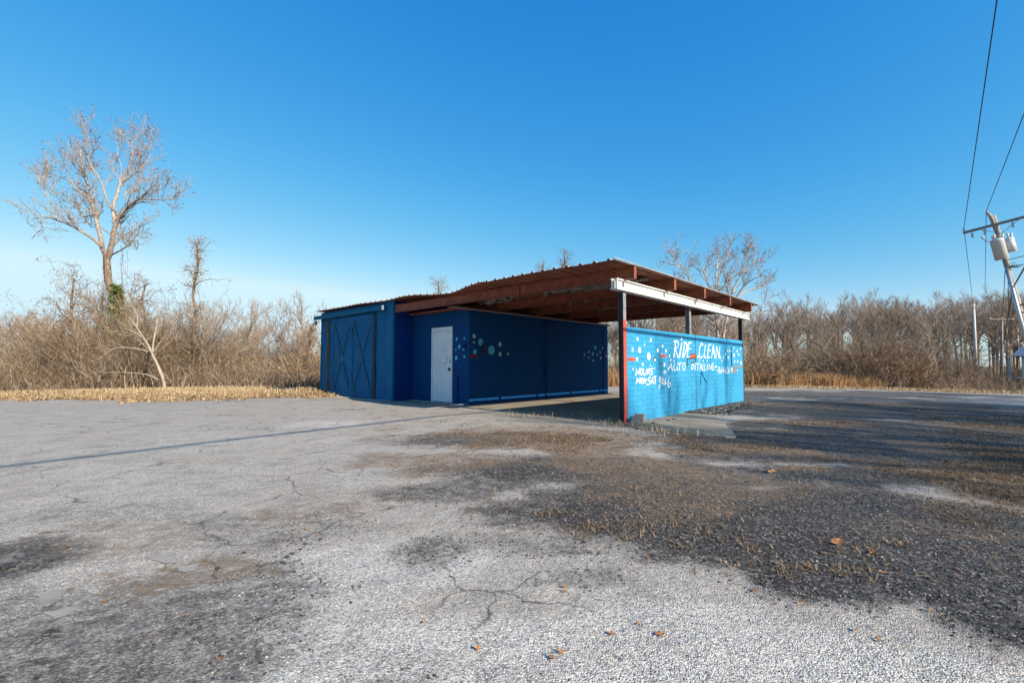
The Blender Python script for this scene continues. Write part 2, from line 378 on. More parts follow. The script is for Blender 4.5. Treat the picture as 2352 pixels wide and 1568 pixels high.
def ground_mat():
    m, nt, bs = nodes('ground_wear', .85, .25); g = NT(nt); co = g.coord('Object')
    vor = g.n('TexVoronoi', feature='F1'); vor.inputs['Scale'].default_value = 150; g.l(co, vor.inputs['Vector'])
    hsv = g.n('SeparateColor'); g.l(vor.outputs['Color'], hsv.inputs[0]); cell = hsv.outputs[0]
    vor2 = g.n('TexVoronoi', feature='F1'); vor2.inputs['Scale'].default_value = 80; g.l(co, vor2.inputs['Vector'])
    s2 = g.n('SeparateColor'); g.l(vor2.outputs['Color'], s2.inputs[0]); cell2 = s2.outputs[0]
    mid = g.noise(co, 7, 6, .7); big = g.noise(co, .9, 5, .6, .5); fine = g.noise(co, 26, 5, .75)
    asph = g.ramp(cell, [(0, (.16, .144, .124)), (.3, (.315, .285, .246)), (.75, (.455, .412, .357)), (1, (.63, .58, .51))])
    asph = g.mix(g.math('MULTIPLY', g.math('SUBTRACT', big, .42, True), 2.2, True), asph, g.mix(.6, asph, (.31, .25, .20)))
    palec = g.ramp(cell, [(0, (.17, .156, .136)), (.25, (.345, .318, .28)), (.6, (.50, .463, .412)), (1, (.70, .655, .59))])
    darkc = g.ramp(cell2, [(0, (.014, .012, .011)), (.5, (.044, .039, .035)), (.86, (.095, .086, .078)), (1, (.27, .25, .225))])
    dirtc = g.ramp(fine, [(.3, (.085, .052, .032)), (.5, (.20, .135, .085)), (.7, (.32, .23, .145))])
    strawc = g.ramp(fine, [(.3, (.17, .10, .048)), (.5, (.36, .245, .125)), (.7, (.50, .37, .205))])
    woodc = g.ramp(fine, [(.3, (.06, .04, .024)), (.6, (.19, .13, .08))])
    wob = g.math('MULTIPLY', g.math('SUBTRACT', mid, .5), 1.1)
    wob2 = g.math('MULTIPLY', g.math('SUBTRACT', fine, .5), .9)
    def mask(name, lo, hi, amt=1.0):
        v = g.math('ADD', g.math('ADD', g.attr(name), g.math('MULTIPLY', wob, amt)), g.math('MULTIPLY', wob2, amt))
        r = g.n('MapRange', interpolation_type='SMOOTHSTEP'); r.inputs[1].default_value = lo; r.inputs[2].default_value = hi
        g.l(v, r.inputs[0]); return g.math('MULTIPLY', r.outputs[0], g.math('MULTIPLY', g.attr(name), 3.0, True))
    c = g.mix(mask('pale', .1, 1.0, 1.2), asph, palec)
    c = g.mix(mask('dark', .1, 1.0, 1.25), c, darkc)
    c = g.mix(mask('dirt', .2, 1.05, 1.5), c, dirtc)
    c = g.mix(mask('straw', .35, .6), c, strawc)
    c = g.mix(g.attr('wood'), c, woodc)
    # mid-scale blotches of wear
    c = g.mix(g.math('MULTIPLY', g.math('SUBTRACT', .52, g.noise(co, 2.6, 7, .72), True), 2.4, True), c, g.mix(.65, c, (.045, .043, .043)))
    # hairline crazing of the old paving
    wv = g.n('VectorMath', operation='ADD'); nz_ = g.n('TexNoise'); nz_.inputs['Scale'].default_value = 3.5; nz_.inputs['Detail'].default_value = 6; g.l(co, nz_.inputs['Vector'])
    sc_ = g.n('VectorMath', operation='SCALE'); sc_.inputs['Scale'].default_value = .34; g.l(nz_.outputs['Color'], sc_.inputs[0]); g.l(co, wv.inputs[0]); g.l(sc_.outputs[0], wv.inputs[1])
    ce = g.n('TexVoronoi', feature='DISTANCE_TO_EDGE'); ce.inputs['Scale'].default_value = 1.25; g.l(wv.outputs[0], ce.inputs['Vector'])
    cm = g.n('MapRange'); cm.inputs[1].default_value = .0; cm.inputs[2].default_value = .014; cm.inputs[3].default_value = 1; cm.inputs[4].default_value = 0; g.l(ce.outputs['Distance'], cm.inputs[0])
    crk = g.math('MULTIPLY', g.math('MULTIPLY', cm.outputs[0], g.math('MULTIPLY', g.math('SUBTRACT', g.noise(co, .8, 3), .44, True), 9.0, True)), g.math('SUBTRACT', 1.0, g.attr('straw'), True))
    c = g.mix(g.math('MULTIPLY', crk, .8), c, (.03, .027, .024))
    g.l(c, bs.inputs['Base Color'])
    h = g.math('ADD', g.math('ADD', g.math('MULTIPLY', vor.outputs['Distance'], -45), g.math('MULTIPLY', vor2.outputs['Distance'], -22)), g.math('MULTIPLY', crk, -1.5))
    b1 = g.bump(h, bs, .34, .006)
    g.bump(g.noise(co, 1.7, 6, .7), bs, .6, .06, b1)
    return m
M['ground'] = ground_mat()
ground = link('ground', mesh_np('ground', np.stack([GX.ravel(), GY.ravel(), GZ.ravel()], 1), GF, M['ground'],
      dict(pale=pale.ravel(), dark=dark.ravel(), dirt=dirt.ravel(), straw=straw.ravel(), wood=wood.ravel()), True), kind='structure')

gz_near = lambda x, y: (fbm(np.array([x]), np.array([y]), .5, 5)[0]-.5)*.024
# pale scraps of old concrete bedded in the asphalt, and cracks
def patch(pts, z, th, mat, name, parent, jit=.03, loc_=None):
    r = random.Random(len(pts) * 7 + int(abs(pts[0][0]) * 100))
    P = []
    n = len(pts)
    for i in range(n):
        a = np.array(pts[i][:2]); b = np.array(pts[(i+1) % n][:2])
        for t in (0, .25, .5, .75): P.append(a + (b-a)*t + np.array([r.uniform(-jit, jit), r.uniform(-jit, jit)]))
    k = len(P); V = [(p[0], p[1], float(gz_near(p[0], p[1])) + .0035) for p in P]; F = [list(range(k))]
    return link(name, mesh_np(name, V, F, mat), parent)
for q in ([(335,1277),(400,1272),(420,1293),(370,1297)], [(395,1300),(452,1296),(445,1311),(412,1313)], [(78,1362),(120,1355),(150,1370),(95,1396)], [(90,1408),(160,1396),(190,1390),(130,1420)]):
    patch([gp(*p) for p in q], .0, .0, M['concrete_grey'], 'concrete_patch', ground, .02)
def crack(pts, w=.006):
    P = []
    for i in range(len(pts)-1):
        a = gp(*pts[i])[:2]; b = gp(*pts[i+1])[:2]
        for t in np.linspace(0, 1, 7)[:-1]: P.append(a + (b-a)*t + rng.normal(0, .008, 2))
    P = np.array(P); T = np.gradient(P, axis=0); T /= np.linalg.norm(T, axis=1, keepdims=True)
    N_ = np.stack([-T[:,1], T[:,0]], 1) * (w * rng.uniform(.3, 1.2, (len(P), 1)))
    V = np.concatenate([np.c_[P+N_, np.full(len(P), .026)], np.c_[P-N_, np.full(len(P), .026)]]); k = len(P)
    link('crack', mesh_np('crack', V, [[i, i+1, k+i+1, k+i] for i in range(k-1)], M['black_paint']), ground)
for pts in ([(1490,1385),(1520,1440),(1500,1490),(1530,1540)], [(1640,1400),(1700,1440),(1745,1500),(1790,1530)], [(2180,1440),(2215,1480),(2240,1510)], [(1160,1380),(1240,1430),(1290,1480)], [(1100,1230),(1180,1270),(1150,1320)],[(1960,1400),(2050,1450)]):
    pass

# ------------------------------------------------------------------ the car wash building
B = empty('car_wash_building', tuple(ORG), -TH, label='blue open-sided car wash building with flat rusty corrugated roof', category='building')
WALL_L, WALL_H, NC = 6.9, 1.83, 18
CH = WALL_H / NC
def block_mesh(w, h, d, ch=.0022):
    mb = MB(); x0, x1 = -d, 0.0
    V = [(x0,0,0),(x0,w,0),(x0,w,h),(x0,0,h), (-ch,0,0),(-ch,w,0),(-ch,w,h),(-ch,0,h), (0,ch,ch),(0,w-ch,ch),(0,w-ch,h-ch),(0,ch,h-ch)]
    F = [(3,2,1,0),(0,1,5,4),(1,2,6,5),(2,3,7,6),(3,0,4,7),(4,5,9,8),(5,6,10,9),(6,7,11,10),(7,4,8,11),(8,9,10,11)]
    return mesh_np('block', V, F, M['sign_blue'])
core = MB(); core.box((-.10, .0, .0), (-.008, WALL_L, WALL_H - .004))
sign_wall = core.build('sign_wall', M['sign_blue'], B, label='bright blue half-height block wall with white hand lettering')
J = .008
cache = {}
SEAM = 3.31
for c in range(NC):
    segs = [(0.0, SEAM - .01), (SEAM + .01, WALL_L)]
    for a, b in segs:
        y = a - (.2032 if c % 2 else 0.0)
        while y < b - .02:
            y0 = max(y, a); y1 = min(y + .4064, b); w = round(y1 - y0 - J, 3)
            if w > .03:
                if w not in cache: cache[w] = block_mesh(w, CH - J * .8, .03)
                o = link('block', cache[w], sign_wall); o.location = (random.uniform(-.0008, .0006), y0 + J/2, c*CH + .002)
            y += .4064
# paint marks on a wall plane; g turns (along, up) and a lift into the building's axes
def ribbon(mb, pts, w, place, closed=False):
    P = np.array(pts, float); n = len(P)
    if n > 2 or closed:                     # Catmull-Rom rounding
        Q = []
        m = n if closed else n - 1
        for i in range(m):
            p0 = P[(i-1) % n] if closed or i > 0 else P[0]; p1 = P[i]; p2 = P[(i+1) % n]; p3 = P[(i+2) % n] if closed or i+2 < n else P[-1]
            for t in np.linspace(0, 1, 6)[:-1]:
                Q.append(.5*((2*p1)+(-p0+p2)*t+(2*p0-5*p1+4*p2-p3)*t*t+(-p0+3*p1-3*p2+p3)*t**3))
        if not closed: Q.append(P[-1])
        P = np.array(Q)
    if closed: P = np.vstack([P, P[:1]])
    T = np.gradient(P, axis=0); T /= np.linalg.norm(T, axis=1, keepdims=True) + 1e-9
    k = len(P); ww = w * (1 + .18*np.sin(np.linspace(0, 5, k) + P[0,0]*7))
    nib = np.array([.82, .57])               # broad brush held at an angle
    ww = ww * (.62 + .5*np.abs(T[:,0]*nib[1] - T[:,1]*nib[0]))
    N_ = np.stack([-T[:,1], T[:,0]], 1) * ww[:, None] / 2
    L = P + N_; R = P - N_
    V = [place(*p) for p in L] + [place(*p) for p in R]
    mb.add(V, [(i, i+1, k+i+1, k+i) for i in range(k-1)])
def disc(mb, c, r, place, sx=1.0, n=18):
    ph = random.uniform(0, 6)
    V = [place(c[0] + r*sx*math.cos(2*math.pi*i/n)*(1+.05*math.sin(3*i+ph)), c[1] + r*math.sin(2*math.pi*i/n)*(1+.05*math.cos(2*i+ph))) for i in range(n)]
    mb.add(V, [list(range(n))])
LIFT = [.004]
def on_sign(a, u): return (LIFT[0], a, u)
zs = zz(1860, 960, 4.7525)
def sp(x, y): p = on(0, 0, *zs(x, y)); return (p[1], p[2])
def sign_strokes(name, strokes, mat, label=None):
    mb = MB()
    for st in strokes:
        w = st[0]; closed = len(st) > 2 and st[2]
        ribbon(mb, [sp(*p) for p in st[1]], w, on_sign, closed)
    o = mb.build(name, mat, sign_wall)
    if label: o['label'] = label
    return o
def ell(cx, cy, rx, ry, n=8): return [(cx + rx*math.cos(2*math.pi*i/n), cy + ry*math.sin(2*math.pi*i/n)) for i in range(n)]
W1, W2, W3 = .047, .028, .028
sign_strokes('lettering', [
 (W1,[(792,305),(780,410),(765,535)]),(W1*.8,[(762,308),(800,300),(830,325),(822,372),(786,412)]),(W1*.9,[(786,412),(803,470),(826,533)]),
 (W1*1.1,[(880,318),(862,420),(846,532)]),(W1,[(922,325),(905,430),(888,530)]),(W1*.8,[(905,318),(945,330),(952,385),(932,460),(905,520),(882,530)]),
 (W1,[(978,322),(966,420),(955,530)]),(W1*.7,[(972,325),(1017,322)]),(W1*.7,[(966,412),(1006,405)]),(W1*.7,[(957,528),(992,528)]),
], M['white_paint'], 'large white brush lettering reading RIDE')
sign_strokes('lettering', [
 (W1*.9,[(1180,352),(1158,335),(1137,385),(1126,455),(1131,512),(1150,535),(1176,512)]),(W1,[(1217,345),(1205,430),(1195,530)]),(W1*.7,[(1195,528),(1228,528)]),
 (W1,[(1262,350),(1253,440),(1245,535)]),(W1*.7,[(1262,354),(1297,350)]),(W1*.7,[(1253,432),(1292,428)]),(W1*.7,[(1247,533),(1282,530)]),
 (W1*.8,[(1328,352),(1315,450),(1300,542)]),(W1*.9,[(1328,352),(1338,450),(1352,550)]),(W1*.6,[(1308,472),(1350,464)]),
 (W1*.8,[(1375,375),(1370,460),(1365,540)]),(W1*.9,[(1376,378),(1393,460),(1412,542)]),(W1*.8,[(1422,368),(1416,460),(1411,545)])], M['white_paint'], 'large white brush lettering reading CLEAN')
sign_strokes('lettering', [
 (W2,[(722,612),(705,660),(687,716)]),(W2*1.1,[(722,612),(732,665),(743,722)]),(W2*.8,[(680,690),(742,662)]),
 (W2*.9,[(778,612),(765,670),(770,712),(795,708),(812,660),(818,618)]),(W2*.9,[(818,618),(812,680),(826,718)]),
 (W2*.8,[(822,622),(882,610)]),(W2*.9,[(852,616),(846,716)]),(W2*.9,ell(910,662,18,52),True),
], M['white_paint'], 'white brush lettering reading AUTO')
sign_strokes('lettering', [
 (W2,[(1028,618),(1020,660),(1013,703)]),(W2*.9,[(1018,618),(1045,640),(1040,682),(1012,703)]),(W2,[(1068,618),(1062,702)]),(W2*.7,[(1066,620),(1086,618)]),(W2*.7,[(1064,660),(1082,658)]),(W2*.7,[(1062,702),(1084,700)]),
 (W2*.8,[(1086,626),(1132,614)]),(W2,[(1108,620),(1105,715)]),(W2*.8,[(1152,620),(1140,670),(1126,714)]),(W2*.9,[(1152,620),(1158,670),(1166,714)]),(W2*.7,[(1132,680),(1162,676)]),
 (W2,[(1183,622),(1173,710),(1190,706)]),(W2,[(1208,622),(1198,710),(1220,705)]),(W2,[(1245,620),(1239,711)]),(W2,[(1268,625),(1262,710)]),(W2,[(1268,628),(1290,703)]),(W2,[(1299,620),(1292,705)]),
 (W2,[(1334,628),(1316,620),(1308,662),(1312,706),(1334,704),(1336,668),(1320,668)])], M['white_paint'], 'white brush lettering reading DETAILING')
PH = .022
sign_strokes('lettering', [
 (PH,[(1384,712),(1386,728)]),(PH,ell(1410,690,12,19),True),(PH,ell(1408,733,13,22),True),(PH,[(1450,672),(1436,700),(1432,735),(1441,755),(1452,738),(1444,718),(1434,728)]),
 (PH,[(1466,670),(1460,715),(1480,713)]),(PH,[(1479,668),(1472,756)]),(PH,[(1489,710),(1491,722)]),(PH,[(1510,674),(1498,705),(1494,736),(1503,754),(1514,738),(1506,720),(1497,728)]),
 (PH,[(1520,688),(1530,674),(1536,692),(1518,750),(1538,748)]),(PH,[(1556,676),(1545,705),(1541,735),(1550,754),(1560,738),(1552,720),(1543,728)]),(PH,[(1569,710),(1571,722)]),
 (PH,[(1592,678),(1582,690),(1588,712),(1597,700),(1592,678)]),(PH,[(1596,700),(1590,752)]),(PH,[(1603,680),(1599,752)])], M['white_paint'], 'white brush numerals of a phone number')
sign_strokes('lettering', [
 (W3,[(186,682),(182,714)]),(W3*.7,[(178,692),(196,698)]),(W3,[(236,688),(222,796)]),(W3,[(278,680),(264,782)]),(W3*.8,[(226,745),(272,735)]),(W3,ell(302,735,17,42),True),
 (W3,[(338,690),(328,755),(345,780),(364,760),(374,688)]),(W3*.9,[(374,688),(366,776)]),(W3,[(398,688),(386,778)]),(W3*.9,[(390,692),(420,698),(418,725),(396,736)]),(W3*.9,[(398,736),(428,780)]),
 (W3,[(464,690),(440,694),(436,722),(460,738),(456,768),(424,782)]),(W3*.6,[(484,682),(480,700)]),(W3*.6,[(497,682),(493,700)]),
 (W3,[(244,820),(228,910)]),(W3*.8,[(244,822),(258,880)]),(W3*.8,[(258,880),(286,815)]),(W3,[(286,815),(278,906)]),(W3,ell(311,865,15,38),True),(W3,[(343,820),(334,910)]),(W3*.9,[(343,822),(358,905)]),(W3,[(368,818),(358,905)]),
 (W3*.8,[(372,850),(390,847)]),(W3,[(434,818),(406,828),(402,855),(426,868),(424,900),(396,918),(374,914)]),(W3*.9,[(462,815),(440,912)]),(W3*.9,[(462,815),(471,910)]),(W3*.7,[(446,880),(470,876)]),(W3*.9,[(474,808),(517,800)]),(W3,[(499,806),(494,912)]),
 (W3*.9,ell(566,840,12,26),True),(W3,[(580,822),(573,900),(552,978)]),(W3*.8,[(604,812),(596,880),(602,902),(612,896)]),(W3*.6,[(586,846),(616,840)]),(W3*.8,[(626,850),(620,898)]),(W3*.7,[(655,808),(638,870),(642,896),(660,890)]),(W3*.6,[(604,916),(648,910)]),
 (W3,[(704,806),(684,870),(682,930),(696,955),(713,925),(712,892),(694,890),(684,915)])], M['white_paint'], 'white brush lettering reading HOURS MON-SAT 9 til 6')
sign_strokes('star_mark', [(.02,[(635,700),(632,780)]),(.02,[(615,725),(655,752)]),(.02,[(655,722),(615,755)]),(.018,[(1366,640),(1364,685)]),(.018,[(1352,652),(1376,672)]),(.018,[(1376,650),(1352,675)])], M['white_paint'])
def bubble(c, ry, mat, parent=sign_wall, name='bubble'):
    mb = MB(); a = sp(c[0], c[1]); b = sp(c[0], c[1] - ry); disc(mb, a, abs(b[1]-a[1]), on_sign); mb.build(name, mat, parent)
for c in [(247,267,25),(437,284,24),(278,427,42),(408,515,52),(241,555,28),(605,370,22),(536,430,28),(652,438,22),(592,492,20),(705,507,20),(720,568,22),(768,578,16),(632,637,30),(320,630,24),(432,645,14),(873,270,22),
          (1112,520,22),(1428,530,18),(1130,572,16),(1185,574,14),(1243,573,14),(1450,577,14),(1475,532,16),(1500,484,20),(1541,533,18),(1533,437,15),(1562,435,15),(1592,437,15),(1621,398,14),(1718,406,15),(1668,443,20),(1624,500,28),(1691,493,18),(1632,588,18),(1674,590,20),(1722,607,26),(1592,590,12),(1675,712,12)]:
    bubble(c[:2], c[2], M['white_paint'])
bubble((172,420), 32, M['white_paint']); bubble((347,350), 20, M['faint_paint'])
LIFT[0] = .006; bubble((168,420), 22, M['sign_blue'])
LIFT[0] = .004; bubble((495,560), 38, M['black_paint']); LIFT[0] = .006; bubble((494,566), 22, M['white_paint'])
def smear(c0, c1, mat, name='paint_smear'):
    mb = MB(); (x0, y0), (x1, y1) = c0, c1; n = 9
    top = [(x0+(x1-x0)*i/n, y0 + random.uniform(-5, 5)) for i in range(n+1)]; bot = [(x0+(x1-x0)*i/n, y1 + random.uniform(-5, 5)) for i in range(n+1)]
    V = [on_sign(*sp(*p)) for p in top + bot]; k = n+1
    mb.add(V, [(i, i+1, k+i+1, k+i) for i in range(n)]); mb.build(name, mat, sign_wall)
LIFT[0] = .008
smear((112,532),(208,580),M['red_paint']); smear((575,492),(650,530),M['red_paint']); smear((1005,486),(1072,540),M['red_paint'])
smear((1604,682),(1660,757),M['grey_paint']); smear((1585,652),(1748,676),M['grey_paint'])
LIFT[0] = .010
sign_strokes('paint_smear', [(.035,[(958,545),(1020,540),(1075,545)]),(.03,[(1010,600),(1040,610),(1075,570),(1078,500)]),(.03,[(958,545),(957,600),(954,668)]),(.018,[(1000,480),(1075,486)])], M['brown_paint'])
LIFT[0] = .004
# seam strip, conduit and the dangling pipe
mb = MB(); mb.box((.001, SEAM-.012, 0), (.006, SEAM+.004, WALL_H)); mb.build('control_joint', M['steel_dark'], sign_wall)
a = sp(1580, 380); b_ = sp(1586, 655); mb = MB(); mb.tube([(.014, a[0], a[1]), (.014, b_[0], b_[1])], .011, 6); mb.build('conduit', M['steel_dark'], sign_wall)
a = sp(1152, 735); b_ = sp(1110, 922); mb = MB(); mb.tube([(.02, a[0]+.02, a[1]), (.15, b_[0]+.17, b_[1]+.06)], .026, 10); mb.build('drain_pipe', M['sign_blue'], sign_wall, True)

# posts: I-sections standing at the wall line
def ibeam(p0, p1, w, d, tf, tw, flange_axis, mats, name, parent, m=0):
    """I-section from p0 to p1; d deep along 'flange_axis' normal, w wide"""
    mb = MB(); p0 = np.array(p0, float); p1 = np.array(p1, float); L = np.linalg.norm(p1-p0); t = (p1-p0)/L
    n = np.array(flange_axis, float); n -= t*(n@t); n /= np.linalg.norm(n); s = np.cross(t, n)
    h, k = d/2, w/2
    prof = [(-k,-h),(k,-h),(k,-h+tf),(tw/2,-h+tf),(tw/2,h-tf),(k,h-tf),(k,h),(-k,h),(-k,h-tf),(-tw/2,h-tf),(-tw/2,-h+tf),(-k,-h+tf)]
    V = [p0 + s*a + n*b for a, b in prof] + [p1 + s*a + n*b for a, b in prof]
    F = [[i, (i+1) % 12, 12+(i+1) % 12, 12+i] for i in range(12)]
    for o in (0, 12):
        q = [[0,1,2,11],[3,4,9,10],[8,5,6,7]]
        F += [[o+i for i in (r if o else r[::-1])] for r in q]
        F += [[o+i for i in (r if o else r[::-1])] for r in ([11,2,3,10],[9,4,5,8])]
    mb.add(V, F, m); return mb.build(name, mats, parent)
ibeam((-.056, -.06, 0), (-.056, -.06, 2.488), .105, .105, .010, .01, (1, 0, 0), M['steel_dark'], 'post', B, 0)['label'] = 'dark steel corner post with red-painted outer flange'
# the red and bare strips of paint along the outer edge of the near post
mb = MB(); mb.box((-.0034, -.1124, .02), (-.0016, -.0076, 1.95)); mb.build('red_paint_band', M['red_paint'], B)
mb = MB(); mb.box((-.0034, -.1124, 1.955), (-.0016, -.0076, 2.48)); mb.build('bare_paint_band', M['steel_grey'], B)
ibeam((-.16, 3.30, 0), (-.16, 3.30, 2.488), .105, .105, .010, .01, (1, 0, 0), M['steel_grey'], 'post', B)['label'] = 'grey steel middle post behind the sign wall'
ibeam((-.056, 6.97, 0), (-.056, 6.97, 2.488), .105, .105, .010, .01, (1, 0, 0), M['steel_dark'], 'post', B)['label'] = 'dark steel post at the far end'
# the white channel beam (two channels back to back) on the posts
def channel(mb, x_web, out, y0, y1, z0, z1, fl, tw=.012, m=0):
    x1 = x_web + out * tw; lo, hi = min(x_web, x1), max(x_web, x1)
    mb.box((lo, y0, z0), (hi, y1, z1), m=m)
    a, b = (x1, x1 + out * fl); a, b = min(a, b), max(a, b)
    mb.box((a, y0, z0), (b, y1, z0 + .014), m=m); mb.box((a, y0, z1 - .014), (b, y1, z1), m=m)
mb = MB(); channel(mb, .0, 1, -.43, 7.52, 2.49, 2.69, .048); channel(mb, -.05, -1, -.43, 7.52, 2.49, 2.69, .03)
for y in (-.36, 1.2, 3.3, 5.2, 6.98, 7.44): mb.box((-.049, y-.02, 2.495), (-.001, y+.02, 2.685))
for y in (-.424,): mb.box((.013, y, 2.506), (.058, y+.012, 2.674))
beam = mb.build('beam', M['beam_white'], B, label='white painted steel channel beam over the sign wall')
for y in (3.3, 7.46):
    mb = MB(); mb.box((.0125, y-.006, 2.505), (.056, y+.006, 2.675)); mb.build('stiffener', M['beam_white'], beam)
mb = MB(); mb.tube([(.08, 1.62, 2.73), (.085, 1.63, 2.62), (.085, 1.66, 2.56), (.083, 1.70, 2.56)], .006, 6); mb.build('hook', M['steel_dark'], beam)
# rafters
RY = [-.13, 1.61, 3.29, 5.10, 6.95]
for i, y in enumerate(RY):
    r_ = ibeam((-7.74, y, 2.806), (.26, y, 2.806), .09, .228, .012, .01, (0, 0, 1), M['rust'], 'rafter', B)
    mb = MB(); mb.box((.260, y-.046, 2.692), (.265, y+.046, 2.920)); mb.build('end_plate', M['rust'], r_)
    if i == 0:
        mb = MB(); mb.box((-2.66, y-.045, 2.706), (-2.60, y-.006, 2.906)); mb.build('splice', M['rust'], r_)
# header on the inner wall
mb = MB(); mb.box((-5.20, .55, 2.612), (-4.98, 7.85, 2.632)); mb.box((-5.10, -.14, 2.632), (-5.085, 7.85, 2.690)); mb.box((-5.19, -.14, 2.632), (-5.175, 7.85, 2.690)); mb.box((-5.20, -.16, 2.612), (-4.98, .548, 2.631))
mb.build('header_beam', M['rust'], B)
mb = MB(); mb.box((-4.978, -.16, 2.608), (-4.970, 7.85, 2.628)); mb.build('header_edge', M['grey_dot'], B)
mb = MB(); mb.box((-7.74, .36, 2.645), (-5.205, .52, 2.70)); mb.build('lintel', M['rust'], B)

# inner wall and entry wall of painted block
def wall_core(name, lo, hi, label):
    mb = MB(); mb.box(lo, hi); return mb.build(name, M['entry_blue_shaded' if name == 'entry_wall' else 'bay_blue_shaded'], B, label=label)
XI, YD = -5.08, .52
inner = wall_core('inner_wall', (XI-.18, YD+.02, 0), (XI-.006, 7.65, 2.606), 'blue block wall at the back of the wash bay, its shade put into the colour')
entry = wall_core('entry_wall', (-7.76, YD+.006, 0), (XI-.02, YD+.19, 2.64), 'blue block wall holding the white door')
def facing(parent, L, H, place, holes=()):
    mb = MB(); ch = .1017; nc = int(H / ch); g = .003
    for c in range(nc):
        y = -(.2032 if c % 2 else 0); z0 = c*ch + g; z1 = (c+1)*ch - g
        while y < L - .03:
            y0 = max(y, 0) + g; y1 = min(y + .4064, L) - g; y += .4064
            if any(y0 < h[1] and y1 > h[0] and z0 < h[3] and z1 > h[2] for h in holes):
                h = holes[0]
                if y0 < h[0] - .03: y1 = h[0]
                elif y1 > h[1] + .03: y0 = h[1]
                else: continue
            if y1 - y0 < .03: continue
            d = random.uniform(-.0006, .0006)
            v = [place(a, b, e) for e in (0.0, .006 + d) for a, b in (((y0, z0), (y1, z0), (y1, z1), (y0, z1)) if e == 0 else ((y0+.003, z0+.003), (y1-.003, z0+.003), (y1-.003, z1-.003), (y0+.003, z1-.003)))]
            mb.add(v, [(4,5,6,7),(0,1,5,4),(1,2,6,5),(2,3,7,6),(3,0,4,7)])
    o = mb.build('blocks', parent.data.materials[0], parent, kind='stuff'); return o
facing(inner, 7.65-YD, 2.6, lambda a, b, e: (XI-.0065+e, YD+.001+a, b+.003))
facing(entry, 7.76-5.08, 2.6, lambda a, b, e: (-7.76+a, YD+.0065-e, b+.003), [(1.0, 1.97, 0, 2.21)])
# painted dots on them
def wall_dots(parent, zoomf, axis, c, lst, mats, place):
    for x, y, r, k in lst:
        p = on(axis, c, *zoomf(x, y)); q = on(axis, c, *zoomf(x, y-r)); mb = MB()
        disc(mb, (p[1-axis] if axis == 0 else p[0], p[2]), abs(q[2]-p[2]), place); mb.build('bubble', M[k], parent)
zi = zz(1340, 900, 4.613); zj = zz(1340, 760, 3.015); zd = zz(920, 760, 3.136)
pin = lambda a, u: (XI+.006, a, u)
wall_dots(inner, zi, 0, XI, [(378,500,32,'grey_dot'),(377,583,17,'grey_dot'),(735,612,32,'grey_dot'),(738,748,30,'grey_dot'),(846,741,20,'grey_dot'),(470,582,48,'teal_paint'),(389,715,35,'teal_paint'),(618,692,62,'teal_paint')], M, pin)
wall_dots(inner, zj, 0, XI, [(1343,850,16,'teal_paint'),(1409,857,14,'grey_dot'),(1285,890,10,'grey_dot'),(1386,892,11,'grey_dot'),(1321,907,16,'teal_paint'),(1244,915,10,'grey_dot'),(1362,917,10,'grey_dot'),(1283,942,9,'grey_dot'),(1393,945,13,'grey_dot'),(1325,968,10,'grey_dot'),(1444,926,12,'grey_dot')], M, pin)
wall_dots(entry, zd, 1, YD, [(1413,806,16,'teal_paint'),(1484,798,12,'teal_paint'),(1437,877,20,'teal_paint'),(1405,906,10,'teal_paint'),(1476,904,12,'teal_paint'),(1408,983,22,'teal_paint'),(1484,971,14,'teal_paint')], M, lambda a, u: (a, YD-.006, u))
def rect_on(parent, zf, x0, y0, x1, y1, mat, lift=.008):
    p = on(0, XI, *zf(x0, y0)); q = on(0, XI, *zf(x1, y1)); mb = MB()
    n = 8; V = [(XI+lift, p[1]+(q[1]-p[1])*i/n, p[2]+random.uniform(-.02,.02)) for i in range(n+1)] + [(XI+lift, p[1]+(q[1]-p[1])*i/n, q[2]+random.uniform(-.02,.02)) for i in range(n+1)]
    mb.add(V, [(i, i+1, n+2+i, n+1+i) for i in range(n)]); mb.build('paint_smear', mat, parent)
rect_on(inner, zi, 320, 752, 425, 800, M['maroon']); rect_on(inner, zi, 480, 600, 530, 755, M['black_paint'])
mb = MB(); p = on(0, XI, *zi(1365, 270)); mb.tube([(XI+.05, p[1], 2.50), (XI+.05, p[1], .02)], .02, 8); mb.box((XI+.012, p[1]-.03, 2.5), (XI+.1, p[1]+.03, 2.58)); mb.box((XI+.012, p[1]-.05, .75), (XI+.07, p[1]+.05, 1.05)); mb.build('down_pipe', M['shed_side'], inner)
mb = MB(); mb.tube([(XI+.05, 7.25, 2.55), (XI+.05, 7.25, .02)], .018, 8); mb.build('down_pipe', M['shed_side'], inner)
mb = MB(); p = on(1, YD, *zd(1490, 870)); mb.box((p[0]-.05, YD-.06, p[2]-.06), (p[0]+.05, YD-.004, p[2]+.06)); mb.build('electrical_box', M['shed_side'], entry)
mb = MB(); p = on(1, YD, *zd(1425, 1200)); mb.tube([(p[0], YD-.03, p[2]+.15), (p[0], YD-.03, .05)], .018, 8); mb.build('tap_pipe', M['shed_side'], entry)

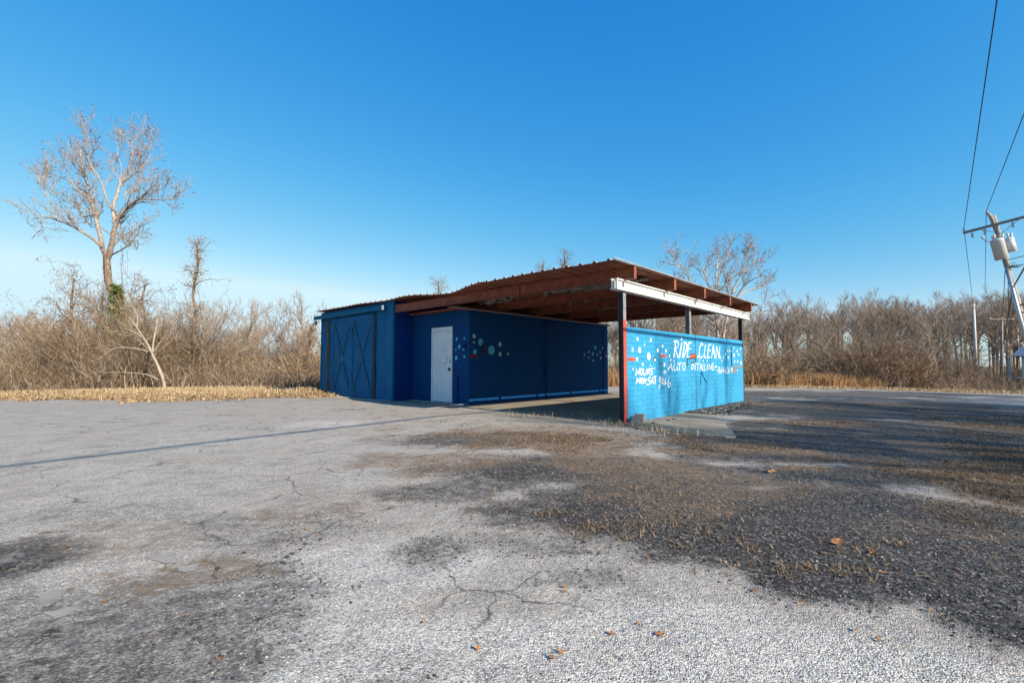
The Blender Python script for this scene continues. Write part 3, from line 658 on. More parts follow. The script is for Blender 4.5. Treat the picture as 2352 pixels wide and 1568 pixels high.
# the white entry door
DX0, DX1, DZ = -6.76, -5.80, 2.20
mb = MB(); mb.box((DX0, YD-.02, .03), (DX0+.05, YD+.10, DZ)); mb.box((DX1-.05, YD-.02, .03), (DX1, YD+.10, DZ)); mb.box((DX0+.05, YD-.02, DZ-.12), (DX1-.05, YD+.10, DZ))
door_frame = mb.build('door_frame', M['door_white'], entry)
mb = MB(); mb.box((DX0+.055, YD+.0, .04), (DX1-.055, YD+.04, DZ-.128)); door = mb.build('entry_door', M['door_white'], B, label='worn white metal entry door')
mb = MB(); mb.tube([(DX1-.12, YD-.05, .98), (DX1-.12, YD+.0, .98)], .032, 12); mb.tube([(DX1-.12, YD-.03, .98), (DX1-.12, YD+.0, .98)], .045, 12); mb.build('door_knob', M['handle'], door, True)
mb = MB(); mb.box((DX1-.13, YD-.008, 1.18), (DX1-.10, YD+.0, 1.24)); mb.box((DX1-.075, YD-.012, 1.16), (DX1-.056, YD-.0, 1.26)); mb.build('lock_plate', M['steel_grey'], door)
mb = MB(); mb.box((DX0+.25, YD-.003, 1.15), (DX1-.22, YD-.0015, 1.72)); notice = mb.build('faded_notice', M['grey_dot'], door, label='pale grey scuffed rectangle where a notice was')
M['grey_scuff'] = mottled('grey_scuff', (.53, .55, .59), (.66, .68, .70), 5, .6)
notice.data.materials[0] = M['grey_scuff']
mb = MB(); mb.bar((DX1-.25, YD-.004, 1.16), (DX1-.25, YD-.004, 1.40), .012, .003, (0,1,0)); mb.bar((DX1-.42, YD-.004, 1.16), (DX1-.25, YD-.004, 1.165), .012, .003, (0,1,0)); mb.build('tape_scrap', M['handle'], door)

# shed: siding boards, corner trim, sliding doors with X braces on a track
SX0, SX1, SY, SZ = -12.7, -7.77, -.19, 3.06
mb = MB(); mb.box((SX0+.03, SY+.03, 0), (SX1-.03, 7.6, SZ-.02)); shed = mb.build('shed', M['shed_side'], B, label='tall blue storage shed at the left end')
def siding(x0, x1, z0, z1, yf, n, name='siding_board'):
    w = (x1-x0)/n
    for i in range(n):
        mb = MB(); a = x0+i*w+.002; b = x0+(i+1)*w-.002; d = random.uniform(0, .004)
        mb.box((a, yf+d, z0), (b, yf+.028, z1)); mb.build(name, M['shed_blue'], shed)
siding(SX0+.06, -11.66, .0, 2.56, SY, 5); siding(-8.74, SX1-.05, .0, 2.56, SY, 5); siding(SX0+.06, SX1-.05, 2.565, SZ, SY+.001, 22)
for i in range(9):
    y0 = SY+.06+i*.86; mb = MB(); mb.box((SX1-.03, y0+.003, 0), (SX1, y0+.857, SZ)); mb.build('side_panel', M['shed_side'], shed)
mb = MB(); mb.box((SX1-.045, SY-.012, 0), (SX1+.012, SY+.055, SZ)); mb.build('corner_trim', M['track_blue'], shed)
mb = MB(); mb.box((SX0-.01, SY-.012, 0), (SX0+.055, SY+.055, SZ)); mb.build('corner_trim', M['track_blue'], shed)
def barn_door(x0, x1):
    mb = MB(); mb.box((x0, SY-.055, .05), (x1, SY-.028, 2.72)); d = mb.build('sliding_door', M['shed_blue'], B)
    yb = SY-.066
    for lo, hi in (((x0, .05), (x0+.09, 2.72)), ((x1-.09, .05), (x1, 2.72)), ((x0+.09, 2.60), (x1-.09, 2.72)), ((x0+.09, .05), (x1-.09, .17))):
        mb = MB(); mb.box((lo[0], yb-.012, lo[1]), (hi[0], yb+.0105, hi[1])); mb.build('rail', M['shed_blue'], d)
    for k, (a, b) in enumerate((((x0+.08, .14), (x1-.08, 2.62)), ((x1-.08, .14), (x0+.08, 2.62)))):
        mb = MB(); mb.bar((a[0], yb-.002-.006*k, a[1]), (b[0], yb-.002-.006*k, b[1]), .11, .022, (0, 1, 0)); mb.build('brace', M['brace_blue'], d)
    return d
barn_door(-11.62, -10.225)['label'] = 'left sliding shed door with X brace'; barn_door(-10.215, -8.82)['label'] = 'right sliding shed door with X brace'
mb = MB(); mb.box((-8.815, SY-.05, .05), (-8.76, SY-.002, 2.74)); mb.build('door_jamb', M['steel_dark'], shed)
mb = MB(); mb.box((-13.05, SY-.15, 2.90), (-8.2, SY-.02, 2.915)); mb.box((-13.05, SY-.15, 2.80), (-8.2, SY-.138, 2.899)); mb.bar((-13.05, SY-.145, 2.915), (-8.2, SY-.145, 2.915), .02, .05, (0,0,1))
track = mb.build('door_track', M['track_blue'], B, label='blue sliding door track hood')
mb = MB(); mb.tube([(-8.2, SY-.09, 2.80), (-8.195, SY-.09, 2.94)], .05, 10); mb.build('track_end', M['galv_pipe'], track)
mb = MB(); mb.bar((-12.98, SY-.09, 2.78), (-12.98, SY-.09, 2.62), .05, .05, (0,1,0)); mb.build('track_bracket', M['track_blue'], track)
mb = MB()
for x in (-12.12, -12.02): mb.tube([(x, SY-.02, .1), (x, SY-.02, 2.72)], .018, 8)
M['rust_pipe'] = mottled('rust_pipe', (.12, .075, .02), (.20, .12, .035), 5, .8)
mb.build('rusty_pipe', M['rust_pipe'], shed)

# corrugated roof, sheet by sheet
def roof_z(x): return 2.934 + .137 * float(smooth(-4.3, -7.6, np.array(x))) + .05 * float(smooth(-7.8, -12.8, np.array(x))) + .012*math.sin(x*1.7)
def roof_y0(x):
    return -.93 + .50 * float(smooth(-2.5, -5.2, np.array(x))) + .08*float(smooth(-5, -8, np.array(x))) + .035*math.sin(x*2.3+1) + .03*float(smooth(-.8, .35, np.array(x)))
def rib(u): # u in 0..1 across one 0.28 m pitch
    d = abs(u - .5); return .036 * float(1 - smooth(.05, .13, np.array(d))) + (.006 if abs(u-.12) < .03 or abs(u-.88) < .03 else 0)
X_R, X_L, PITCHR, NR = .285, -12.95, .28, 3
US = [0, .12, .25, .36, .44, .56, .64, .75, .88]
ns = int((X_R - X_L) / (PITCHR*NR))
for i in range(ns + 1):
    xs = []
    for r_ in range(NR):
        for u in US: xs.append((X_R - (i*NR + r_ + u)*PITCHR, rib(u)))
    xs.append((X_R - (i*NR + NR)*PITCHR + .001, 0.0))
    xs = [q for q in xs if q[0] >= X_L]
    if len(xs) < 2: continue
    ys = np.linspace(0, 1, 7); V = []; k = len(xs); jit = random.uniform(-.02, .02)
    for layer in (0, 1):
        for t in ys:
            for x, h in xs:
                y = roof_y0(x) + jit + t*(7.72 - roof_y0(x)); sag = -.006*math.sin(t*9 + x)
                V.append((x, y, roof_z(x) + h + .003*i % .004 + sag + .005*layer - .02*(t == 0)*(x > -3)))
    n = len(ys)*k; F = []; MI = []
    for a in range(len(ys)-1):
        for b in range(k-1):
            q = (a*k+b, a*k+b+1, (a+1)*k+b+1, (a+1)*k+b)
            F.append(q); MI.append(1); F.append(tuple(n+j for j in q[::-1])); MI.append(0)
    for b in range(k-1):
        F.append((b, n+b, n+b+1, b+1)); MI.append(1); c = (len(ys)-1)*k; F.append((c+b+1, n+c+b+1, n+c+b, c+b)); MI.append(1)
    for a in range(len(ys)-1):
        for b in (0, k-1): F.append((a*k+b, (a+1)*k+b, n+(a+1)*k+b, n+a*k+b)); MI.append(0)
    link('roof_sheet', mesh_np('roof_sheet', V, F, [M['galv'], M['rust_sheet']], midx=MI), B)
# rake flashing along the right edge
mb = MB(); mb.bar((X_R+.008, -.93, 2.946), (X_R+.008, 7.72, 2.948), .014, .018, (0,0,1)); mb.build('edge_flashing', M['galv'], B)
# scraps of torn insulation under the roof
def scrap(cx, cy, lx, ly, z, seed, drop=.12):
    r = np.random.default_rng(seed); nx_, ny_ = 10, 7; V = []
    for j in range(ny_):
        for i in range(nx_):
            V.append((cx + lx*(i/(nx_-1)-.5) + r.normal(0, lx*.03), cy + ly*(j/(ny_-1)-.5) + r.normal(0, ly*.04), z - abs(r.normal(0, drop*.5)) - .01))
    F = [(j*nx_+i, j*nx_+i+1, (j+1)*nx_+i+1, (j+1)*nx_+i) for j in range(ny_-1) for i in range(nx_-1) if r.random() > .18]
    link('torn_insulation', mesh_np('torn_insulation', V, F, M['insul']), B)
for k, (cx, cy, lx, ly) in enumerate([(-.9,.75,1.7,.7),(-2.2,.7,1.2,.5),(-4.0,.6,1.0,.4),(-4.6,1.0,.9,.5),(-6.6,.15,1.5,.25),(-5.9,.2,.9,.2),(-2.6,2.5,.9,.3),(-1.2,4.3,1.0,.25),(-3.1,4.2,.8,.3),(-.6,2.4,.7,.3),(-1.5,6.1,.9,.3)]):
    scrap(cx, cy, lx, ly, 2.90, 100+k)

# concrete floor of the bay with its apron, a sheet just above the ground
slab_pts = [(-8.0,-.15),(-6.6,-.30),(-5.2,-.22),(-4.3,.14),(-2.7,.12),(-1.6,.0),(-.3,.02),*[tuple(loc(gp(*q))[:2]) for q in ((1470,984),(1540,990),(1620,1000),(1690,1006),(1680,990),(1660,968),(1640,950),(1615,938),(1600,932))],(.15,4.6),(.0,7.9),(-5.2,7.9),(-5.2,.55),(-7.9,.5)]
P_ = []
for i in range(len(slab_pts)):
    a = np.array(slab_pts[i]); b_ = np.array(slab_pts[(i+1) % len(slab_pts)])
    for t in np.linspace(0, 1, 6)[:-1]: P_.append(a+(b_-a)*t + rng.normal(0, .025, 2))
k = len(P_); V = [(p[0], p[1], -.02) for p in P_] + [(p[0], p[1], .014) for p in P_]
link('slab', mesh_np('slab', V, [list(range(k, 2*k))] + [[i, (i+1) % k, k+(i+1) % k, k+i] for i in range(k)], M['concrete']), None, tuple(ORG), kind='structure').rotation_euler = (0, 0, -TH)

# the broken block at the wall's corner
p = gp(1466, 975); cb = MB()
cb.box((-.10,-.10,0),(.10,-.065,.17)); cb.box((-.10,.065,0),(.10,.10,.19)); cb.box((-.10,-.065,0),(-.065,.065,.15)); cb.box((.065,-.065,0),(.10,.065,.18)); cb.box((-.065,-.065,0),(.065,.065,.06))
o = cb.build('concrete_block', M['concrete_grey'], None, False, tuple(p + np.array([.02,.03,.0])), label='broken hollow concrete block at the foot of the corner post', category='block'); o.rotation_euler = (0, 0, -TH + .25)

# ------------------------------------------------------------------ bare trees
def resample(pts, K):
    P = np.array(pts, float); n = len(P); Q = []
    for i in range(n-1):
        p0 = P[max(i-1,0)]; p1 = P[i]; p2 = P[i+1]; p3 = P[min(i+2,n-1)]
        for t in np.linspace(0, 1, 8, endpoint=False): Q.append(.5*((2*p1)+(-p0+p2)*t+(2*p0-5*p1+4*p2-p3)*t*t+(-p0+3*p1-3*p2+p3)*t**3))
    Q.append(P[-1]); Q = np.array(Q); s = np.r_[0, np.cumsum(np.linalg.norm(np.diff(Q, axis=0), axis=1))]
    u = np.linspace(0, s[-1], K); return np.stack([np.interp(u, s, Q[:,k]) for k in range(3)], 1)
def sprout(P, R, per_m, length, ang, up, K, rr, rmin, t0, r, wob=.12, fall=.55):
    N, Kp, _ = P.shape; L = np.linalg.norm(np.diff(P, axis=1), axis=2).sum(1)
    cnt = np.maximum(1, np.round(per_m * L * r.uniform(.7, 1.3, N))).astype(int)
    pi = np.repeat(np.arange(N), cnt); n = len(pi)
    t = t0 + (1-t0) * r.random(n)**.8
    f = t*(Kp-1); i0 = np.minimum(f.astype(int), Kp-2); w = (f-i0)[:,None]
    pos = P[pi,i0]*(1-w)+P[pi,i0+1]*w; tan = P[pi,i0+1]-P[pi,i0]; tan /= np.linalg.norm(tan, axis=1, keepdims=True)+1e-9
    rad = R[pi,i0]*(1-w[:,0])+R[pi,i0+1]*w[:,0]
    q = np.cross(tan, r.normal(size=(n,3))); q /= np.linalg.norm(q, axis=1, keepdims=True)+1e-9
    a = np.radians(r.normal(ang, 12, n))[:,None]
    d = tan*np.cos(a)+q*np.sin(a)+np.array([0,0,up]); d /= np.linalg.norm(d, axis=1, keepdims=True)
    ln = (length[0] + (length[1]-length[0])*r.random(n)) * (1-fall*t) 
    s = np.linspace(0, 1, K)[None,:,None]
    nz = np.cumsum(r.normal(0, wob/ K, (n, K, 3)), axis=1); nz -= nz[:, :1]
    Pn = pos[:,None] + (d[:,None]*s + nz*2 + np.array([0,0,1.])*(up*.5*s*s))*ln[:,None,None]
    r0 = np.clip(rad*rr, rmin, None); Rn = r0[:,None]*(1-.75*np.linspace(0,1,K))[None,:]; Rn = np.maximum(Rn, rmin*.5)
    return Pn, Rn
def wood_tree(name, limbs, levels, seed, barkm, twigm, base, label, category='tree', group=None, leaves=None, leafm=None, per_level_sides=(5,4,3,3,3), split=1, limb_k=1.0, skip=0):
    """limbs: hand-laid polylines (pts, r0, r1) relative to base; levels: sprout() settings, thickest first"""
    r = np.random.default_rng(seed); K = 12
    P = np.stack([resample(l[0], K) for l in limbs]); R = np.stack([np.linspace(l[1], l[2], K) for l in limbs])*limb_k
    w = r.normal(0, 1, P.shape); w[:, 0] = 0; P = P + w*R[:,:,None]*.18
    parts = [tubes(P, R, 9)]; thin = []
    tw = None
    P, R = P[skip:], R[skip:]
    for li, lv_ in enumerate(levels):
        P, R = sprout(P, R, r=r, **lv_)
        (parts if li < split else thin).append(tubes(P, R, per_level_sides[min(li, 4)]))
    root = empty(name, tuple(base), 0, label=label, category=category)
    if group: root['group'] = group
    V, F = join(parts); link('trunk', mesh_np('trunk', V, F, barkm, smooth_=True), root)
    V, F = join(thin); tint = np.repeat(r.random(len(V)//3+1), 3)[:len(V)]
    link('crown', mesh_np('crown', V, F, twigm, dict(tint=tint)), root)
    if leaves:
        ends = P[:, -1]; sel = r.random(len(ends)) < leaves[0]; c = ends[sel] + r.normal(0, .05, (sel.sum(), 3))
        V, F = quads(c, leaves[1], r); link('leaves', mesh_np('leaves', V, F, leafm or M['crown_leaf'], dict(tint=np.repeat(r.random(len(c)), 4))), root)
    return root
def zoomD(x0, y0, sc, Y, dy=None, base=None):
    f = zz(x0, y0, sc)
    def g(pts, depth=(0,)):
        out = []
        for i, p in enumerate(pts):
            d = Y + np.interp(i/(max(1,len(pts)-1)), np.linspace(0,1,len(depth)), depth); out.append(at(*f(*p), d) - base)
        return out
    return g

# the big sycamore at the left
YT = 28.0; tb = at(276, 880, YT); tb[2] = tz(tb[0], tb[1]); g_ = zoomD(0, 300, 2.614, YT, base=tb)
LB = [([np.array([0.1,0,-.2]), np.array([.05,0,1.5])] + g_([(925,1560),(880,1400),(845,1280),(832,1130)]), .42, .31),
 (g_([(832,1135),(800,1050),(785,950),(765,850),(735,720),(715,630),(650,400),(625,230)], (0,.6,1.6)), .22, .04),
 (g_([(850,1140),(868,1060),(885,980),(905,870),(945,780),(1050,670),(1110,630),(1200,540)], (0,-.5,-1.8)), .27, .06),
 (g_([(1110,630),(1250,642),(1400,640)], (-1.5,-2.5)), .07, .02),(g_([(905,870),(905,820),(885,730),(910,640),(950,510),(1020,370),(1050,270),(1040,150)], (0,.6,1.5)), .18, .03),
 (g_([(950,510),(1080,400),(1115,230),(1130,80)], (.8,-.6)), .09, .02),(g_([(885,730),(845,660),(800,500),(750,420),(690,300),(675,150),(660,70)], (.2,-1.4)), .11, .02),
 (g_([(800,1050),(700,960),(560,870),(430,810),(300,780),(210,740),(130,745)], (0,-1.2,-2.2)), .15, .03),(g_([(430,805),(430,730),(380,660),(335,560),(330,420)], (-1.3,-1.0,-.3)), .06, .015),
 (g_([(300,785),(305,850),(330,880),(260,920)], (-1.8,-2.4)), .05, .015),(g_([(745,790),(690,785),(645,795),(640,755),(560,700),(480,640)], (.5,2)), .08, .02),
 (g_([(890,1040),(960,960),(1040,920),(1150,860)], (0,1.5)), .1, .02),(g_([(925,930),(1000,990),(1055,1010),(1085,1090)], (0,-1)), .07, .02),(g_([(880,1115),(960,1070),(1040,1020)], (0,-1.2)), .09, .03),
 (g_([(735,640),(650,600),(560,500),(490,340)], (.6,-.8)), .08, .02),(g_([(880,950),(800,890),(740,860),(600,830)], (0,1.2)), .07, .02),(g_([(1025,660),(980,600),(1040,570),(1190,450)], (-.9,-.2)), .08, .02),
 (g_([(690,520),(620,350),(560,240)], (1,2)), .06, .015),(g_([(900,640),(960,400),(925,250),(935,90)], (.8,1.6)), .06, .015),(g_([(1080,400),(1180,300),(1200,160)], (-.2,.8)), .05, .015),(g_([(560,500),(430,440),(300,400)], (-.2,.6)), .05, .015)]
SYC = [dict(per_m=2.6, length=(.9,2.4), ang=42, up=.35, K=6, rr=.45, rmin=.020, t0=.25, fall=.45), dict(per_m=3.4, length=(.5,1.2), ang=42, up=.3, K=4, rr=.6, rmin=.014, t0=.12), dict(per_m=4.2, length=(.25,.6), ang=45, up=.25, K=3, rr=.65, rmin=.010, t0=.15)]
wood_tree('sycamore_tree', LB[:1] + LB[1:], SYC, 11, M['sycamore'], M['twig'], tb, 'tall bare pale-limbed sycamore rising above the left thicket', leaves=(.5, .062), limb_k=.62, skip=1).scale = (.97, .97, .915)
# ivy at its foot and hanging vines: a vine thing on its own
r = np.random.default_rng(5); n = 2600; zc = r.uniform(.3, 1, n); ax_ = np.array(g_([(925,1560),(900,1480),(880,1400)])); 
trunkline = resample([np.array([.1,0,0]), np.array([.08,0,2.0])] + g_([(925,1560),(885,1420)]), 40)
c = trunkline[(zc*38).astype(int)] + r.normal(0, 1, (n,3))*np.array([.42,.42,.15])*(1.3-zc)[:,None]
V, F = quads(c, .11, r); link('ivy', mesh_np('ivy', V, F, M['ivy'], dict(tint=np.repeat(r.random(n),4))), None, tuple(tb), label='green ivy clothing the foot of the tall sycamore', category='ivy')
def hanging(n, x0, x1, ytop, ybot, Y, seed):
    r = np.random.default_rng(seed); P = []
    for i in range(n):
        x = r.uniform(x0, x1); y0 = ytop + r.uniform(-15, 15); pts = np.array([at(x + r.normal(0, 1.5), y0 + (ybot-y0)*t, Y + r.normal(0, .05)) for t in np.linspace(0, 1, 9)]); P.append(pts)
    P = np.array(P); Rr = np.full(P.shape[:2], .007); V, F = tubes(P, Rr, 3)
    c = P[r.integers(0, n, n*40), r.integers(0, 9, n*40)] + r.normal(0, .14, (n*40, 3)); c[:,2] += r.normal(0, .5, n*40)
    V2, F2 = quads(c, .032, r); V, F = join([(V, F), (V2, F2)])
    return V, F, np.r_[np.full(len(V)-len(V2), .2), np.repeat(r.random(len(c)), 4)]
for lab, x0, x1, yt, seed in (('thin dry vines hanging left of the sycamore trunk', 236, 242, 560, 1), ('thin dry vines hanging right of the sycamore trunk', 274, 296, 570, 2)):
    V, F, t_ = hanging(5, x0, x1, yt, 760, 27.6, seed); link('hanging_vine', mesh_np('hanging_vine', V, F, M['dead_leaf'], dict(tint=t_*.5)), None, label=lab, category='vine')

# pale sycamore behind the sign wall
YS = 30.0; sb = at(1652, 880, YS); sb[2] = tz(sb[0], sb[1]); g2 = zoomD(1900, 650, 4.48, YS, base=sb)
LB2 = [([np.array([0,0,-.2])] + g2([(1140,1568),(1105,1330),(1100,970),(1110,780),(1120,600),(1135,420)], (0,0,.5)), .22, .03),(g2([(1100,975),(1010,850),(940,640),(880,520)], (0,.9)), .1, .02),(g2([(1105,975),(1180,900),(1330,760),(1480,600)], (0,-1)), .09, .02),
 ([np.array([.3,0,-.2])] + g2([(1210,1560),(1260,1320),(1290,1050),(1350,900),(1430,700),(1510,560),(1500,400)], (0,.5,1)), .16, .025),(g2([(1360,1060),(1480,870),(1600,770),(1780,690)], (.3,-1)), .09, .02),
 (g2([(1235,1450),(1300,1380),(1400,1340),(1620,1260),(1860,1190)], (.1,-.8)), .10, .02),(g2([(1095,1380),(1010,1300),(850,1180),(700,1000)], (0,1)), .08, .02),(g2([(1100,1000),(850,910),(700,680),(540,520)], (0,-.8)), .09, .02),(g2([(1160,960),(1140,760),(1250,500),(1300,330)], (.2,.9)), .07, .015),
 (g2([(1430,700),(1620,560),(1740,430)], (.6,1.3)), .06, .015),(g2([(1290,1050),(1260,900),(1240,800)], (.5,1)), .05, .015),(g2([(1360,1020),(1560,920),(1760,860)], (.4,1.3)), .06, .015),(g2([(700,680),(620,520),(560,420)], (-.6,0)), .05, .012)]
wood_tree('sycamore_tree', LB2, SYC, 12, M['sycamore2'], M['twig'], sb, 'pale multi-stemmed bare sycamore standing behind the sign wall', leaves=(.5, .06), limb_k=.75).scale = (1, 1, .95)

# leaning pale trunk in the left thicket
YB = 22.3; bb = at(378, 884, YB); bb[2] = tz(bb[0], bb[1]); g3 = zoomD(0, 780, 2.45, YB, base=bb)
LB3 = [([np.array([0,0,-.1])] + g3([(1200,890),(1165,790),(1120,690),(1060,580),(1000,490),(950,420)], (0,-.3)), .14, .03),(g3([(1120,690),(1130,580),(1150,480),(1165,330)], (0,.4)), .08, .02),(g3([(1095,670),(960,645),(840,650),(730,720)], (-.1,-.9)), .05, .015),
 (g3([(1060,580),(990,530),(900,500)], (-.1,-.6)), .05, .012),(g3([(1165,880),(1080,840),(900,825),(700,825)], (0,-.5)), .045, .012),(g3([(1000,500),(1010,400),(960,320)], (-.2,.4)), .04, .01)]
LOW = [dict(per_m=3.2, length=(.6,1.6), ang=45, up=.2, K=5, rr=.45, rmin=.010, t0=.3), dict(per_m=3.6, length=(.3,.9), ang=45, up=.15, K=4, rr=.6, rmin=.008, t0=.2)]
wood_tree('leaning_tree', LB3, LOW, 13, M['birch'], M['twig'], bb, 'leaning white-barked tree at the front of the left thicket', limb_k=.58)
# slender vine-wrapped trunks
def vine_tree(x, ytop, ybot, Y, wid, seed, label, name='vine_covered_tree', lean=0, crown=.25):
    b = at(x, 880, Y); b[2] = tz(b[0], b[1]); r = np.random.default_rng(seed)
    pts = [np.array([0,0,-.2])] + [at(x + lean*t + r.normal(0, 3), 860 + (ytop-860)*t, Y) - b for t in np.linspace(.25, 1, 5)]
    lm = [(pts, .13, .04)]
    root = wood_tree(name, lm, [dict(per_m=5.5, length=(.6,1.7*wid), ang=62, up=.05, K=6, rr=.35, rmin=.014, t0=.15, wob=.35, fall=.2), dict(per_m=6.0, length=(.25,.8), ang=55, up=-.2, K=4, rr=.6, rmin=.010, t0=.1, wob=.4)], seed, M['dark_bark'], M['twig'], b, label, leaves=(.4, .05), leafm=M['dead_leaf'])
    q = resample(pts, 60); n = int(1700*wid); cl_ = q[r.integers(10, 60, 26)] + r.normal(0, 1, (26,3))*np.array([.32,.32,.2])*wid; c = cl_[r.integers(0, 26, n)] + r.normal(0, 1, (n,3))*np.array([.20,.20,.28])*max(wid, .7)
    V, F = quads(c, .045, r); link('vine', mesh_np('vine', V, F, M['dead_leaf'], dict(tint=np.repeat(r.random(n),4))), root)
vine_tree(443, 558, 800, 27.0, .8, 21, 'slender vine-wrapped tree right of the tall sycamore', lean=8)
vine_tree(172, 640, 800, 26.0, 1.7, 22, 'spreading vine-draped tree at the far left', lean=-6)
vine_tree(340, 655, 800, 29.0, 1.3, 23, 'vine-draped shrub tree between the sycamore and the slender tree', lean=-8)
vine_tree(1297, 572, 800, 34.0, .6, 24, 'tall vine-wrapped tree top showing above the middle of the roof')
vine_tree(1250, 600, 800, 36.0, .5, 25, 'smaller vine-wrapped tree top left of the taller one above the roof')
vine_tree(1003, 645, 800, 38.0, .9, 26, 'bare tree top with few leaves above the shed roof')
vine_tree(690, 740, 850, 24.0, .9, 27, 'leaning brushy tree beside the shed wall', lean=30)
vine_tree(1520, 760, 850, 27.0, 1.0, 28, 'dark vine-hung tree seen through the bay above the sign wall', lean=15)

# woodland: a handful of grown shapes, copied
def proto(seed, H, spread, forks, barkm, r0):
    r = np.random.default_rng(seed); lm = []
    top = np.array([r.normal(0, .5), r.normal(0, .5), H*.8]); tr = [np.array([0,0,-.3]), np.array([r.normal(0,.1), r.normal(0,.1), H*.3]), np.array([r.normal(0,.3), r.normal(0,.3), H*.6]), top]
    lm.append((tr, r0, r0*.25)); q = resample(tr, 20)
    for i in range(forks):
        k = r.integers(9, 19); a = 2*math.pi*i/forks + r.normal(0, .4); s = spread*r.uniform(.6, 1.1); rise = H*r.uniform(.18, .32)
        d = np.array([math.cos(a), math.sin(a), 0]); p = q[k]
        lm.append(([p, p + d*s*.45 + np.array([0,0,rise*.4]), p + d*s*.8 + np.array([0,0,rise*.75]), p + d*s + np.array([r.normal(0,.3), r.normal(0,.3), rise])], r0*.34, r0*.07))
    root = wood_tree('woodland_tree', lm, [dict(per_m=2.4, length=(.8,2.1), ang=40, up=.35, K=5, rr=.5, rmin=.020, t0=.3, wob=.05), dict(per_m=3.0, length=(.5,1.2), ang=38, up=.3, K=3, rr=.6, rmin=.013, t0=.1, wob=.05), dict(per_m=2.6, length=(.35,.8), ang=36, up=.25, K=2, rr=.6, rmin=.010, t0=.2, wob=.05)], seed, barkm, M['twig'], (0,0,0), 'x', split=1)
    return root, H
protos = [proto(31, 16, 3.5, 10, M['grey_bark'], .24), proto(32, 17, 2.9, 9, M['grey_bark'], .22), proto(33, 15, 4.0, 11, M['dark_bark'], .26), proto(34, 16, 2.3, 8, M['pale_bark'], .20), proto(35, 14, 3.3, 10, M['dark_bark'], .22)]
sapl = [proto(41, 8, 1.3, 6, M['pale_bark'], .075), proto(42, 7, 1.6, 7, M['grey_bark'], .07)]
used = set()
def place(pr, pos, s, rz, label, group, name='woodland_tree'):
    root, H = pr
    if id(root) not in used: used.add(id(root)); o = root
    else:
        o = root.copy(); COL.objects.link(o)
        for ch in root.children:
            c_ = ch.copy(); COL.objects.link(c_); c_.parent = o
    o.name = name; o.location = pos; o.scale = (s, s, s); o.rotation_euler = (0, 0, rz); o['label'] = label; o['group'] = group; o['category'] = 'tree'
    return o
CR = ([1200,1350,1450,1560,1700,1780,1850,1930,2030,2100,2200,2300,2420,2600],[720,700,690,650,690,668,660,645,643,655,648,632,628,620])
CL = ([-200,0,90,140,300,480,560,640,740,1000,1200],[700,700,697,735,735,735,718,725,738,735,725])
r = np.random.default_rng(99)
for i in range(190):
    x = r.uniform(1380, 2560); Y = r.uniform(66, 125); base = at(x, 850, Y); base[2] = tz(base[0], base[1]) - .1
    pr = protos[r.integers(0, 5)]; top = np.interp(x, *CR) + abs(r.normal(0, 16)); h = (838-top)*Y/F_PX + CAM_H - base[2]
    place(pr, tuple(base), h/pr[1]*.84, r.uniform(0, 6.28), 'bare grey-brown tree in the wood beyond the right-hand lot', 'trees of the wood on the right')
for i in range(90):
    x = r.uniform(-260, 1250); Y = r.uniform(58, 110); base = at(x, 850, Y); base[2] = tz(base[0], base[1]) - .1
    pr = protos[r.integers(0, 5)]; top = np.interp(x, *CL) + abs(r.normal(0, 12)); h = (838-top)*Y/F_PX + CAM_H - base[2]
    place(pr, tuple(base), h/pr[1]*.9, r.uniform(0, 6.28), 'bare grey-brown tree in the low far wood at the left', 'trees of the far wood on the left')
for i in range(34):
    x = r.uniform(1390, 2190); Y = r.uniform(32, 56); base = at(x, 850, Y); base[2] = tz(base[0], base[1]) - .1
    pr = sapl[r.integers(0, 2)]; place(pr, tuple(base), r.uniform(.5, 1.1), r.uniform(0, 6.28), 'thin pale bare sapling in the brush before the right-hand wood', 'saplings before the right-hand wood', 'sapling')
for i in range(30):
    x = r.uniform(90, 730); Y = r.uniform(25, 42); base = at(x, 850, Y); base[2] = tz(base[0], base[1]) - .1
    pr = sapl[r.integers(0, 2)]; place(pr, tuple(base), r.uniform(.4, .95), r.uniform(0, 6.28), 'thin bare sapling rising from the left thicket', 'saplings in the left thicket', 'sapling')
# trees out of the frame to the right, whose shadows reach the lot and the sign wall
for k, (lx, ly, s) in enumerate([(30, 2.05, .98), (33, 4.95, 1.0), (29, -.2, 1.0), (27, 8.4, .9), (34, 10.5, .95), (26, 6.2, 1.0), (31, 12.5, 1.0), (37, 7.4, 1.0), (24, 1.0, .9), (42, 9.3, 1.0), (30, 14.5, .9)]):
    p = glob((lx, ly, 0)); place(protos[k % 3], (p[0], p[1], -.1), s, k*1.3, 'bare roadside tree beyond the right edge, shading the lot', 'roadside trees out of frame')

